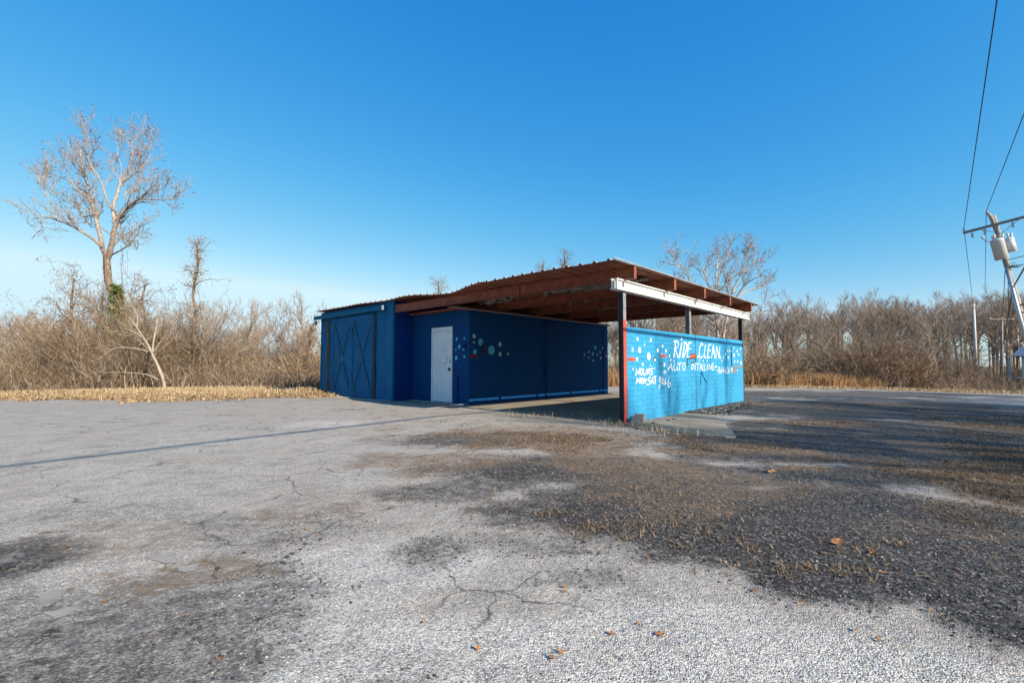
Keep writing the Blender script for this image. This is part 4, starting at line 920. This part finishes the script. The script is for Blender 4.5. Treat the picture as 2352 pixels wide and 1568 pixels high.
# ------------------------------------------------------------------ brush, straw, tufts, litter, stones
def brush(name, clumps, mat, leafmat, seed, dens, label, leafd=0.0, thick=.013, tw_m=2.2):
    r = np.random.default_rng(seed); Ps = []; Rs = []; Tw = []; TwR = []; Lf = []
    for (cx, cy, rx, ry, h) in clumps:
        n = int(dens*rx*ry*math.pi*max(h,1.2)*.55)
        a = r.uniform(0, 6.283, n); q = np.sqrt(r.random(n)); bx = cx + rx*q*np.cos(a); by = cy + ry*q*np.sin(a)
        hh = h*(1-.5*q**2)*(.25 + .85*r.random(n)**1.3); K = 6; s = np.linspace(0, 1, K)
        dirx = r.normal(0, .33, n) + .2*np.cos(a); diry = r.normal(0, .33, n) + .2*np.sin(a)
        P = np.zeros((n, K, 3)); arch = r.uniform(0, 1, n)*(r.random(n) < .35)
        P[:,:,0] = bx[:,None] + dirx[:,None]*hh[:,None]*(s**1.6)[None]; P[:,:,1] = by[:,None] + diry[:,None]*hh[:,None]*(s**1.6)[None]
        P[:,:,2] = tz(bx, by)[:,None] + hh[:,None]*(s[None]*(1+.6*arch[:,None]) - .6*arch[:,None]*s[None]**2.4)
        nz = np.cumsum(r.normal(0, .045, P.shape), axis=1)*hh[:,None,None]**.7; nz[:,0] = 0; P += nz
        R = thick*r.uniform(.5, 1.7, n)[:,None]*(1-.7*s)[None]
        Ps.append(P); Rs.append(R)
        tp, tr = sprout(P, R, tw_m, (.25, .9), 48, .15, 3, .6, .006, .15, r, .25, .2); Tw.append(tp); TwR.append(tr)
        if leafd:
            e = tp[r.random(len(tp)) < leafd, -1]; Lf.append(e + r.normal(0, .08, e.shape))
    P = np.concatenate(Ps); R = np.concatenate(Rs); A = ribbons(P, R, r); T = np.concatenate(Tw); TR = np.concatenate(TwR); Bq = ribbons(T, TR, r)
    V, F = join([A, Bq]); t1 = np.repeat(r.beta(1.6, 2.2, len(P)), P.shape[1]*2); t2 = np.repeat(r.beta(1.6, 2.2, len(T)), T.shape[1]*2); print(name, len(P), len(F)*2)
    me = mesh_np(name, V, F, mat, dict(tint=np.r_[t1, t2])); o = link(name, me, None, kind='stuff', label=label, category='brush')
    if Lf:
        c = np.concatenate(Lf); V, F = quads(c, .055, r); link('dry_leaves', mesh_np('dry_leaves', V, F, leafmat, dict(tint=np.repeat(r.random(len(c)), 4))), o, kind='stuff')
    return o
def cl(x, Y, rx, ry, top):       # clump by sight: where it stands and how high it reaches
    p = at(x, 850, Y); top += 7 if x < 900 else 13; return (p[0], p[1], rx, ry, (838-top)*Y/F_PX + CAM_H - float(tz(p[0], p[1])))
LC = [cl(-60,24,2.5,2,800),cl(20,24,2.2,1.8,815),cl(30,31,3,3,760),cl(110,25,2.2,1.8,790),cl(150,27,2,1.6,700),cl(215,26,2.0,1.6,690),cl(250,25,1.8,1.4,740),cl(300,27,2.0,1.6,690),cl(350,26,1.9,1.5,690),cl(410,27,2.0,1.6,700),cl(455,27,1.6,1.5,690),
      cl(320,24.5,2.2,1.4,760),cl(240,24,2.0,1.2,800),cl(420,25,1.8,1.2,780),cl(500,27,1.8,1.5,770),cl(560,29,2.4,2,795),cl(620,28,2.2,2,810),cl(680,25,1.5,1.6,780),cl(715,23,1.2,1.5,790),cl(600,24,2.2,1.2,835),cl(500,24,2.2,1.1,825),cl(90,22.8,2.2,1,850),
      cl(200,35,4,3,760),cl(500,38,4,3,770),cl(640,36,4,3,770),cl(0,40,5,4,790),cl(730,30,2,2,790),cl(-150,30,4,3,780)]
brush('left_thicket', LC, M['brush'], M['dead_leaf'], 61, 30, 'tangled brown brush filling the left edge of the lot', .20)
RC = [cl(1410,27,1.5,2,775),cl(1470,30,2,2,790),cl(1560,32,3,2,790),cl(1640,34,3,2,800),cl(1740,27,2,1.6,775),cl(1790,27,1.8,1.5,790),cl(1700,31,2.4,2,770),cl(1860,33,2.2,2,800),cl(1930,32,2.4,2,785),cl(2000,32,2.6,2,765),cl(2060,33,2.4,2,785),cl(2110,36,2.4,2,800),cl(1990,29,2.4,1.4,820),
      cl(1900,29,2.2,1.3,830),cl(2120,31,2.2,1.4,845),cl(2190,33,2.4,1.4,848),cl(1820,36,4,3,760),cl(1950,44,5,4,750),cl(2100,46,5,4,760),cl(2220,42,3,3,850),cl(2300,46,4,3,845),cl(1560,40,5,4,770),cl(2380,52,5,4,830),cl(2240,28,1.6,1,862)]
brush('right_thicket', RC, M['brush'], M['dead_leaf'], 62, 19, 'tangled brown brush and leafy shrubs before the right-hand wood', .16)
for xx, Y_, rx_, tp_, lb_ in [(1735,25.5,2.0,782,'dark leafy brown shrub just right of the sign wall'),(1965,30,2.1,790,'leafy brown shrub left of the tallest one before the right-hand wood'),(2010,31,2.2,762,'tallest leafy brown shrub before the right-hand wood'),(2065,30.5,1.9,800,'leafy brown shrub right of the tallest one before the wood'),(700,23.0,1.2,820,'dark shrub in the shade beside the shed')]:
    ob = brush('leafy_shrub', [cl(xx, Y_, rx_, rx_*.7, tp_)], M['brush'], M['dead_leaf'], int(xx), 55, lb_, .85); ob['category'] = 'shrub'; del ob['kind']
# far undergrowth closing the foot of the wood
UC = [cl(x, Y, 6, 4, t_) for x, Y, t_ in [(1400,60,795),(1550,62,795),(1700,60,790),(1850,62,790),(2000,60,800),(2150,62,808),(2300,64,808),(2450,64,800),(-120,60,800),(40,60,800),(200,58,790),(380,60,780),(560,58,775),(720,58,775),(900,60,790),(1100,60,790),(1250,60,780)]]
brush('far_undergrowth', UC, M['brush'], M['dead_leaf'], 63, 2.2, 'brown undergrowth at the foot of the far wood', 0, .035, 1.2)

def blades(cen, hgt, lean, seed, width=.006):       # three-point grass blades
    r = np.random.default_rng(seed); n = len(cen); a = r.uniform(0, 6.283, n); h = hgt*r.uniform(.35, 1.15, n); ln = lean*r.uniform(.2, 1.3, n)*h
    d = np.stack([np.cos(a), np.sin(a), np.zeros(n)], 1); s = np.stack([-np.sin(a), np.cos(a), np.zeros(n)], 1)*width*r.uniform(.6, 1.4, n)[:,None]
    up = np.zeros((n,3)); up[:,2] = 1
    m_ = cen + d*ln[:,None]*.35 + up*h[:,None]*.65; t = cen + d*ln[:,None] + up*(h*np.where(r.random(n)<.5, 1.0, .75))[:,None]
    V = np.stack([cen - s, cen + s, m_ + s*.7, m_ - s*.7, t], 1).reshape(-1, 3); b = np.arange(n)*5
    F = [list(q) for q in np.stack([b, b+1, b+2, b+3], 1)] + [list(q) for q in np.stack([b+3, b+2, b+4], 1)]
    return V, F, np.repeat(r.beta(2, 2, n), 5)
def scatter(n, x0, x1, y0, y1, f, r):
    x = r.uniform(x0, x1, n); y = r.uniform(y0, y1, n); k = r.random(n) < f(x, y); return x[k], y[k]
r = np.random.default_rng(71)
x, y = scatter(150000, -34, 24, 12, 27, lambda x, y: smooth(-.2, .8, y - edge_y(x) + (fbm(x, y, .8, 77)-.5)*3.0) * (1 - smooth(6, 10, y-edge_y(x)))*.8, r)
l_ = locs(x, y); inb = (l_[:,0] > -12.9) & (l_[:,0] < .1) & (l_[:,1] > -.4) & (l_[:,1] < 7.8); x, y = x[~inb], y[~inb]
V, F, t_ = blades(np.stack([x, y, tz(x, y)], 1), .16, 1.0, 72, .008); link('straw_grass', mesh_np('straw_grass', V, F, M['straw'], dict(tint=t_)), None, kind='stuff', label='dry straw-coloured grass along the edge of the lot', category='grass')
x, y = scatter(60000, -26, -4.5, 12.5, 24, lambda x, y: smooth(-.6, .8, y - edge_y(x) + (fbm(x, y, .8, 77)-.5)*3.0) * (1 - smooth(1.8, 5, y-edge_y(x)))*(.1 + 1.3*smooth(.38, .66, fbm(x, y, 1.3, 15))), r)
l_ = locs(x, y); inb = (l_[:,0] > -12.6) & (l_[:,0] < .1) & (l_[:,1] > -.1) & (l_[:,1] < 7.8); x, y = x[~inb], y[~inb]
V, F = quads(np.stack([x, y, tz(x, y) + .02 + abs(r.normal(0, .03, len(x)))], 1), .06, r); link('leaf_litter', mesh_np('leaf_litter', V, F, M['litter'], dict(tint=np.repeat(r.beta(1.5, 2.5, len(x)), 4))), None, kind='stuff', label='tan leaf litter along the left edge of the asphalt', category='leaves')
# broomsedge
cen = []
for xx, Y, rx, ry, n in [(1860,28,1.4,.8,2600),(1890,27.5,1.2,.7,2200),(1940,28,1.0,.6,900),(1760,25,1.6,.8,1400),(1720,25,1.4,.7,1200),(1995,28,.8,.5,500),(1800,26,1.5,.6,900),(1412,24,.8,.8,700)]:
    p = at(xx, 860, Y); a = r.uniform(0, 6.283, n); q = np.sqrt(r.random(n)); cen.append(np.stack([p[0]+rx*q*np.cos(a), p[1]+ry*q*np.sin(a), np.zeros(n)], 1))
cen = np.concatenate(cen); cen[:,2] = tz(cen[:,0], cen[:,1])
V, F, t_ = blades(cen, .95, .45, 73, .009); link('broomsedge', mesh_np('broomsedge', V, F, M['sedge'], dict(tint=t_)), None, kind='stuff', label='rust-orange broomsedge standing before the right-hand brush', category='grass')
# tufts growing through the asphalt
TUFT = [(1100,1000,220,10,.5),(1560,1030,180,9,.7),(1050,1030,150,8,.35),(1420,1050,200,9,.5),(2080,1095,200,9,.6),(2320,1040,90,24,1),(2330,1180,60,20,.8),(1330,1000,330,13,.5),(1270,1022,200,18,1),(1450,1005,160,11,.6),(1700,1035,200,12,1),(1930,1060,250,11,1),(2180,1080,190,16,1),(2300,1120,130,34,1),(1150,975,230,10,.4),(1180,1045,170,12,.5),(1570,1160,110,24,.5),(1500,1085,160,8,.5),(1840,1075,90,14,.7),
        (1900,972,130,9,1),(2300,975,130,28,1),(1900,930,330,4,.6),(2100,940,300,5,.6),(2230,1165,100,14,.7),(960,1135,60,5,.4),(930,1105,80,6,.3),(500,955,40,3,.6),(820,940,60,4,.5),(900,955,90,5,.4),(1010,968,60,6,.6),(1360,960,90,6,1),(1440,975,60,6,1),(1900,900,500,5,.7),(1300,1100,160,12,.25),(1650,1250,120,20,.25)]
for _i in range(330):
    _r = np.random.default_rng(500 + _i); _y = _r.uniform(985, 1330); TUFT.append((_r.uniform(1000 + (_y-985)*1.2, 2340), _y, _r.uniform(14, 75), _r.uniform(3, 10), _r.uniform(.15, .6)))
def tuftf(x, y): return field(TUFT, x, y, .9, 40)
pts = []
for b in TUFT:
    cx, cy, rx, ry = blob(*b[:4]); n = int(np.clip(rx*ry*3.1*3600*b[4], 50, 16000)); 
    xx = cx + r.uniform(-1.2, 1.2, n)*rx; yy = cy + r.uniform(-1.2, 1.2, n)*ry; k = r.random(n) < field([b], xx, yy, .9, 40)*(.15 + 1.2*smooth(.42, .62, fbm(xx, yy, 2.4, 91))); pts.append(np.stack([xx[k], yy[k]], 1))
for _k in range(2600):                       # the matted verge at the right
    p = gp(r.uniform(2195, 2440), r.uniform(955, 1200)); dens = fbm(np.array([p[0]]), np.array([p[1]]), 1.1, 44)[0] + .22*(p[0]/max(p[1], .1) - 1.02)
    if dens > .47: n = 18; pts.append(np.stack([p[0]+r.normal(0, .13, n), p[1]+r.normal(0, .13, n)], 1))
pts = np.concatenate(pts); lv2 = locs(pts[:,0], pts[:,1]); k = ~((lv2[:,0] < -.02) & (lv2[:,0] > -8) & (lv2[:,1] > .15) & (lv2[:,1] < 7.8)); pts = pts[k]
V, F, t_ = blades(np.c_[pts, np.zeros(len(pts))], .026, 3.2, 74, .003); link('grass_tufts', mesh_np('grass_tufts', V, F, M['tuft'], dict(tint=t_)), None, kind='stuff', label='brown dead grass tufts growing through the asphalt', category='grass')
# taller weeds along the slab's front edge
w_ = []
for px, py, sp_, n, in [(1362,958,.25,120),(1345,955,.2,60),(1420,970,.3,110),(1450,978,.25,100),(1195,955,.2,30),(1290,955,.3,50),(1500,990,.4,90),(1560,1000,.4,70),(1240,958,.15,20)]:
    p = gp(px, py); w_.append(np.stack([p[0]+r.normal(0, sp_, n), p[1]+r.normal(0, sp_*.4, n), np.zeros(n)], 1))
V, F, t_ = blades(np.concatenate(w_), .14, .9, 75, .0035); link('dry_weeds', mesh_np('dry_weeds', V, F, M['straw'], dict(tint=t_)), None, kind='stuff', label='dry weeds along the front edge of the concrete bay', category='weeds')

# loose stones
def stones(x, y, size, mat, name, label, seed, z=0.0):
    r = np.random.default_rng(seed); n = len(x)
    o = np.array([[1,0,0],[0,1,0],[-1,0,0],[0,-1,0],[0,0,.8],[0,0,-.6]]); f = np.array([[0,1,4],[1,2,4],[2,3,4],[3,0,4],[1,0,5],[2,1,5],[3,2,5],[0,3,5]])
    a = r.uniform(0, 6.28, n); sc = size*r.uniform(.45, 1.3, n); V = o[None]*r.uniform(.65, 1.3, (n,6,1))
    c, s = np.cos(a)[:,None], np.sin(a)[:,None]; V = np.stack([V[...,0]*c-V[...,1]*s*.8, V[...,0]*s+V[...,1]*c*.8, V[...,2]*.75], -1)*sc[:,None,None]
    gz = np.interp(0, [0,1],[0,1]) ; V[...,0] += x[:,None]; V[...,1] += y[:,None]; V[...,2] += (z + sc*.3)[:,None]
    F = (f[None]+6*np.arange(n)[:,None,None]).reshape(-1, 3)
    link(name, mesh_np(name, V.reshape(-1,3), F, mat, dict(tint=np.repeat(r.random(n), 6))), None, kind='stuff', label=label, category='gravel')
gz_i = lambda x, y: (fbm(x, y, .5, 5)-.5)*.024*(1-smooth(8, 12, np.hypot(x, y)))
x, y = scatter(120000, -1.5, 7, 1.4, 8, lambda x, y: field(DARK, x, y, .4, 21)*np.clip(3.0/np.hypot(x, y), 0, 1)**1.2*.55, r)
stones(x, y, .0075, M['stone'], 'dark_gravel', 'loose dark gravel over the right of the foreground', 81, gz_i(x, y))
x, y = scatter(60000, -4, 4.5, 1.4, 5, lambda x, y: field(PALE, x, y, .5, 3)*np.clip(2.2/np.hypot(x, y), 0, 1)**1.5*.35, r)
stones(x, y, .0045, M['stone_pale'], 'pale_gravel', 'pale worn aggregate standing proud of the near asphalt', 82, gz_i(x, y))
# asphalt chunks heaped at the foot of the sign wall and about the lot
def chunk(pos, s, label, seed, mat='chunk'):
    r = np.random.default_rng(seed); me = bpy.data.meshes.new('c'); 
    n, m_ = 7, 5; V = []
    for j in range(m_):
        ph = math.pi*(j+.5)/m_
        for i in range(n):
            th = 2*math.pi*i/n; q = r.uniform(.5, 1.3); V.append((s*q*math.sin(ph)*math.cos(th), s*q*.8*math.sin(ph)*math.sin(th), s*.38*q*math.cos(ph)))
    F = [(j*n+i, j*n+(i+1) % n, (j+1)*n+(i+1) % n, (j+1)*n+i) for j in range(m_-1) for i in range(n)] + [tuple(range(n-1,-1,-1)), tuple((m_-1)*n+i for i in range(n))]
    link('asphalt_chunk', mesh_np('asphalt_chunk', V, F, M[mat]), None, (pos[0], pos[1], s*.25), label=label, category='chunk', group='loose asphalt chunks').rotation_euler = (0, 0, r.uniform(0, 6))
r2 = np.random.default_rng(17)
for i in range(26):
    t = r2.random(); p = glob((.12 + abs(r2.normal(0, .16)) + .25*(1-t), 3.2 + 3.4*t, 0)); chunk(p, r2.uniform(.03, .08), 'small dark asphalt chunk at the foot of the sign wall', 200+i)
for i, (px, py) in enumerate([(1475,978),(1535,967),(1548,964),(1500,973)]): chunk(gp(px, py), .05, 'small dark asphalt chunk on the concrete apron', 240+i)
for i, (px, py) in enumerate([(690,1262),(672,1272),(660,1280),(700,1250),(648,1292),(735,1240),(15,1305),(500,1306),(560,1270)]): chunk(gp(px, py), .016 if i != 6 else .04, 'dark asphalt crumb at the broken edge of the left paving', 250+i)
xm, ym = [], []
for i in range(6000):
    t = r2.random(); p = glob((.02 + abs(r2.normal(0, .22))*(1.2-.6*t), 2.6 + 4.6*t, 0)); xm.append(p[0]); ym.append(p[1])
stones(np.array(xm), np.array(ym), .028, M['stone'], 'gravel_drift', 'drift of dark gravel against the foot of the sign wall', 83, np.full(len(xm), .02))

xm, ym = [], []
for i in range(3200):                        # grit gathered along the foot of the shed and the entry wall
    t = r2.random(); q = (-12.6 + 4.8*t, SY - .02 - abs(r2.normal(0, .10)), 0) if i % 3 else (-7.7 + 2.6*t, YD - .02 - abs(r2.normal(0, .08)), 0)
    p = glob(q); xm.append(p[0]); ym.append(p[1])
stones(np.array(xm), np.array(ym), .016, M['stone_pale'], 'grit_drift', 'pale grit gathered along the foot of the shed', 84, np.full(len(xm), .012))
# fallen leaves one can pick out
def leaf(px, py, s, mat, label, seed, group=None):
    r = np.random.default_rng(seed); p = gp(px, py); n = 10; V = [(0, 0, .1*s)]
    for i in range(n):
        a = 2*math.pi*i/n; q = .62*s*(1 if i % 2 == 0 else .62)*r.uniform(.75, 1.2); V.append((q*math.cos(a), q*.7*math.sin(a), abs(r.normal(0, .16))*s))
    F = [(0, 1+i, 1+(i+1) % n) for i in range(n)]
    o = link('fallen_leaf', mesh_np('fallen_leaf', V, F, M[mat]), None, (p[0], p[1], float(gz_near(p[0], p[1])) + .006), label=label, category='leaf'); o.rotation_euler = (0, 0, r.uniform(0, 6))
    if group: o['group'] = group
leaf(238,1381,.042,'leaf_orange','orange fallen leaf on the grey asphalt at the left foreground',1)
leaf(1097,1494,.03,'leaf_orange','orange fallen leaf on pale gravel in the middle foreground',2)
leaf(1290,1500,.03,'leaf_orange','curled tan leaf right of the orange one in the middle foreground',3)
leaf(1405,1458,.026,'leaf_brown','dark brown leaf on the pale gravel right of the middle',4)
leaf(1925,1250,.09,'leaf_brown','large crumpled brown leaf on the dark gravel at the right',5)
leaf(2005,1272,.06,'leaf_brown','smaller brown leaf beside the large one on the dark gravel',6)
leaf(1770,1085,.12,'straw_leaf' if 'straw_leaf' in M else 'leaf_orange','pale tan leaf on the dead grass in the right middle ground',7)
r3 = np.random.default_rng(33)
for i in range(48):
    px, py = (r3.uniform(1250, 2340), r3.uniform(1120, 1540)) if i < 38 else (r3.uniform(100, 1300), r3.uniform(1080, 1540))
    leaf(px, py, r3.uniform(.012, .035), 'leaf_brown' if r3.random() < .5 else 'leaf_orange', 'small tan leaf scrap lying on the foreground gravel', 300+i, 'small leaf scraps on the gravel')

# ------------------------------------------------------------------ utility poles, wires, far house
def mk_pole():
    top = np.array([25.75, 24.0, 9.2]); base = np.array([27.8, 24.0, 0.0])
    root = empty('utility_pole', tuple(base), 0, label='leaning wooden utility pole with crossarm and transformer at the right edge', category='utility pole')
    b = Vector(base); t = (top-base); tn = t/np.linalg.norm(t); L = np.linalg.norm(t)
    ax = lambda d: Vector(tuple(tn*d))
    mb = MB(); mb.tube([ax(-.2), ax(L*.4), ax(L*.8), ax(L-.35), ax(L-.1)], [.145,.135,.12,.11,.10], 14); mb.tube([ax(L-.9)+Vector((-.05,0,0)), ax(L-.2)+Vector((-.12,0,0)), ax(L+.12)+Vector((-.30,0,.0))], [.09,.09,.04], 8); mb.build('pole', M['wood_grey'], root, True)
    arm = Vector((.70, -.70, 0)); side = Vector(tuple(tn)).cross(arm).normalized(); arm = (arm + Vector((0,0,.16))).normalized()
    c = ax(L-.62) + Vector((-.02, -.14, 0)); A0 = c - arm*1.35; A1 = c + arm*1.35
    mb = MB(); mb.bar(A0, A1, .10, .13); mb.build('crossarm', M['wood_pole'], root)
    for s_ in (-1, 1):
        mb = MB(); mb.bar(c + arm*.72*s_ + Vector((0,-.06,-.06)), ax(L-1.15) + Vector((0,-.14,0)), .03, .015); mb.build('brace', M['steel_dark'], root)
    def insul(p, d, k=1.0):
        mb = MB(); p = Vector(p); d = Vector(d); mb.tube([p, p+d*.05*k, p+d*.07*k, p+d*.12*k, p+d*.14*k, p+d*.2*k, p+d*.22*k], [.02,.02,.055,.055,.03,.055,.02], 10); mb.build('insulator', M['porcelain'], root, True)
    insul(A0 + arm*.05 + Vector((0,0,.06)), (0,0,1))
    for f_ in (-1.0, -.52, .52, 1.0): insul(c + arm*f_*1.0 + Vector((0,0,-.06)), (.08,0,-1), 1.5)
    # transformer can and arrester
    q = ax(L-2.05) + Vector((-.42, -.22, 0)); up = Vector(tuple(tn))
    mb = MB(); mb.tube([q - up*.55, q - up*.54, q + up*.48, q + up*.50, q + up*.56], [.22,.27,.27,.285,.22], 24); tank = mb.build('transformer', M['tank'], root, True, label='white cylindrical pole transformer')
    mb = MB(); mb.tube([q + up*.561, q + up*.60], [.22,.05], 24); mb.build('lid', M['tank'], tank, True)
    for dx, dy in ((-.18,-.1),(.02,.16),(.14,-.16)): insul(q + up*.55 + Vector((dx,dy,0)), tuple(up + Vector((dx,dy,0))*.8), 1.1)
    mb = MB(); mb.tube([q + up*.45 + Vector((-.3,-.05,0)), q + up*.40 + Vector((-.62,-.05,0)), q + up*.50 + Vector((-.70,-.05,0))], .02, 6); mb.build('arrester_arm', M['steel_dark'], root); insul(q + up*.52 + Vector((-.72,-.05,0)), (-.5,0,.8), 1.0)
    q2 = ax(L-1.75) + Vector((.30, -.16, 0)); mb = MB(); mb.tube([q2 - up*.42, q2 + up*.36], .20, 20); mb.build('transformer', M['tank'], root, True, label='smaller second transformer behind the pole')
    insul(q2 + up*.36, tuple(up), 1.2); insul(q2 + up*.36 + Vector((.14,0,0)), tuple(up + Vector((.4,0,0))), 1.2)
    for k in (.1, -.3):
        mb = MB(); mb.bar(q + up*k + Vector((.2,.1,0)), ax(L-2.05+k), .06, .05); mb.build('mount', M['galv_pipe'], root)
    mb = MB(); mb.tube([ax(L-2.95) + Vector((-.19,-.12,0)), ax(3.0) + Vector((-.24,-.12,0)), ax(.1) + Vector((-.27,-.12,0))], .085, 12); mb.build('conduit', M['galv_pipe'], root, True)
    mb = MB()
    for k, z in enumerate((L-3.0, 4.35, 3.95)): mb.tube([ax(z) + Vector((-.25,-.1,.0)), ax(z) + Vector((.0,-.22,.03)), ax(z) + Vector((.26,-.1,.02))], .022, 6)
    for k in range(5):
        a = ax(L-2.75) + Vector((-.25 + .12*k, -.2, 0)); mb.tube([a, a + Vector((-.12, -.05, -.18)), a + Vector((.1, -.08, -.30)), a + Vector((.3, -.05, -.12))], .016, 6)
    mb.build('jumper_wires', M['cable'], root)
    W = lambda v: np.array(tuple(b + v))
    return W(A0 + arm*.05 + Vector((0,0,.28))), W(ax(L+.12) + Vector((-.3,0,0))), [W(ax(z)) for z in (L-2.6, L-3.0, 5.35, 4.4, 3.9)], W(A1)
armL, ptop, hs, armR = mk_pole()
def wire(name, pts, rad, label, sag=0.0, n=24):
    P = []
    for i in range(len(pts)-1):
        a = np.array(pts[i], float); b = np.array(pts[i+1], float)
        for t in np.linspace(0, 1, n, endpoint=False): q = a+(b-a)*t; q[2] -= sag*4*t*(1-t); P.append(q)
    P.append(np.array(pts[-1], float)); mb = MB(); mb.tube(P, rad, 6); mb.build(name, M['cable'], None, True, label=label, category='wire')
far2 = at(2236, 704, 56.0); far3 = at(2262, 716, 62.0)
def toward(p, q, Y): # carry the line p->sight q on to the distance Y
    return q
near1 = at(2290, 0, 9.9); d1 = near1 - armL; end1 = armL + d1*2.2; end1[2] = armL[2]
wire('overhead_wire', [far2, armL, near1 + np.array([0,0,0]), end1], .014, 'thin overhead wire from the crossarm tip up out of the top of the picture', .0)
n2 = at(2352, 262, 14.5); d2 = n2 - ptop
wire('overhead_wire', [far3, ptop, n2, ptop + d2*2.6], .014, 'thin overhead wire over the broken top of the leaning pole')
tp = at(2300, 735, 62.0)
wire('overhead_wire', [tp + np.array([0,0,-.5]), hs[0], hs[0] + (np.array([-.16,-.985,.01]))*60], .018, 'service wire below the transformer running off to the right', .25)
wire('overhead_wire', [tp + np.array([1.,0,-1.5]), hs[1], hs[1] + (np.array([-.10,-.99,.0]))*60], .018, 'second service wire under the transformer', .3)
wire('overhead_cable', [tp + np.array([0,0,-3.4]), hs[2], (6.75,4.29,5.0), (5.31,3.13,4.98), (1.46,-1.61,4.98), (-9,-14,5.3)], .031, 'thick black cable strung along the leaning pole, shading the lot', 0.0)
wire('overhead_cable', [at(2296, 772, 62.), hs[3], hs[3] + np.array([-.05,-.995,.02])*60], .014, 'lower black cable leaving the leaning pole', .15)
def far_pole(x, ytop, ybot, Y, arm_px, label, armw=.1, mat='wood_pole', tilt=0):
    t = at(x, ytop, Y); b = at(x + tilt, ybot, Y); root = empty('utility_pole', tuple(b), 0, label=label, category='utility pole'); h = Vector(tuple(t-b))
    mb = MB(); mb.tube([(0,0,-.5), h*.5, h], [.17,.15,.12], 10); mb.build('pole', M[mat], root, True)
    k = arm_px/F_PX*Y; zarm = h*(1-.045); mb = MB(); mb.bar(zarm + Vector((-k*.55,-.16,.0)), zarm + Vector((k*.45,-.14,.0)), .09, armw); mb.build('crossarm', M['wood_pole'], root)
    for f_ in (-.5, .4):
        mb = MB(); mb.tube([zarm + Vector((k*f_,-.15,.06)), zarm + Vector((k*f_,-.15,.26))], [.05,.03], 8); mb.build('insulator', M['porcelain'], root, True)
    return root
far_pole(2236, 697, 870, 56.0, 16, 'weathered pale utility pole before the wood, right of the brush', mat='wood_white', tilt=7)
far_pole(2301, 727, 862, 62.0, 58, 'darker utility pole with a wide crossarm near the right edge')
far_pole(2336, 745, 862, 75.0, 10, 'thin far utility pole just left of the porch at the right edge', mat='wood_white', tilt=5)
for k, (za, zb) in enumerate(((805, 786), (815, 792), (820, 800))):
    a = at(2245, za, 56.0); b_ = at(2298, zb-5, 62.0); wire('slack_wire', [a, b_], .03, ['topmost', 'middle', 'lowest'][k] + ' of three slack pale wires between the two far poles', .55 + .2*k)
# far porch house at the right edge
def house():
    Y = 50.0; p = at(2350, 893, Y); p[2] = tz(p[0], p[1]); root = empty('porch_house', tuple(p), math.radians(-47), label='small house with railed porch and blue-grey roof at the right edge', category='house')
    zf = at(2335, 868, Y)[2] - p[2]; ze = at(2335, 817, Y)[2] - p[2]; zr = at(2335, 797, Y)[2] - p[2]
    mb = MB(); mb.box((-.3,-.3,0),(6,5,zf-.05)); mb.build('skirting', M['house_skirt'], root)
    mb = MB(); mb.box((-.5,-.5,zf-.05),(6,5,zf+.06)); mb.build('porch_floor', M['house_wall'], root)
    mb = MB(); mb.add([(-.7,-.8,ze),(6.5,-.8,ze),(6.5,2.2,zr+.1),(.0,2.2,zr+.1),(-.7,-.8,ze-.12),(6.5,-.8,ze-.12),(6.5,2.2,zr-.05),(.0,2.2,zr-.05)], [(0,1,2,3),(7,6,5,4),(0,4,5,1),(1,5,6,2),(2,6,7,3),(3,7,4,0)]); mb.build('porch_roof', M['house_roof'], root)
    mb = MB(); mb.box((.4,2.2,zf+.06),(6,5,zr-.06)); mb.build('wall', M['house_wall'], root)
    for x in (0.0, 2.6, 5.2):
        mb = MB(); mb.box((x,-.3,zf+.06),(x+.28,-.02,ze-.1)); mb.build('porch_post', M['house_wall'], root)
    mb = MB(); mb.box((.28,-.22,zf+.85),(5.2,-.12,zf+.95)); mb.build('railing', M['house_roof'], root)
    for i in range(22):
        mb = MB(); mb.box((.4+i*.22,-.2,zf+.06),(.45+i*.22,-.15,zf+.85)); mb.build('baluster', M['house_roof'], root)
    mb = MB(); mb.box((-1.0,.66,0),(-.8,.74,ze-.1)); mb.build('sign_post', M['house_wall'], root)
    mb = MB(); mb.box((1.0,2.15,zf+.9),(2.2,2.2,zf+1.7)); mb.build('window', M['steel_grey'], root)
house()
# old rail fence in the far brush
pf = at(2165, 858, 45.0); pf[2] = tz(pf[0], pf[1]); root = empty('rail_fence', tuple(pf), .2, label='low weathered rail fence lying in the far brush', category='fence')
for k in range(3):
    mb = MB(); mb.box((k*1.6,-.06,0),(k*1.6+.12,.06,1.0)); mb.build('post', M['wood_white'], root)
for k in range(2):
    mb = MB(); mb.bar((-.2,-.09,.55+.32*k),(3.6,-.09,.62+.36*k), .04, .13); mb.build('rail', M['wood_white'], root)
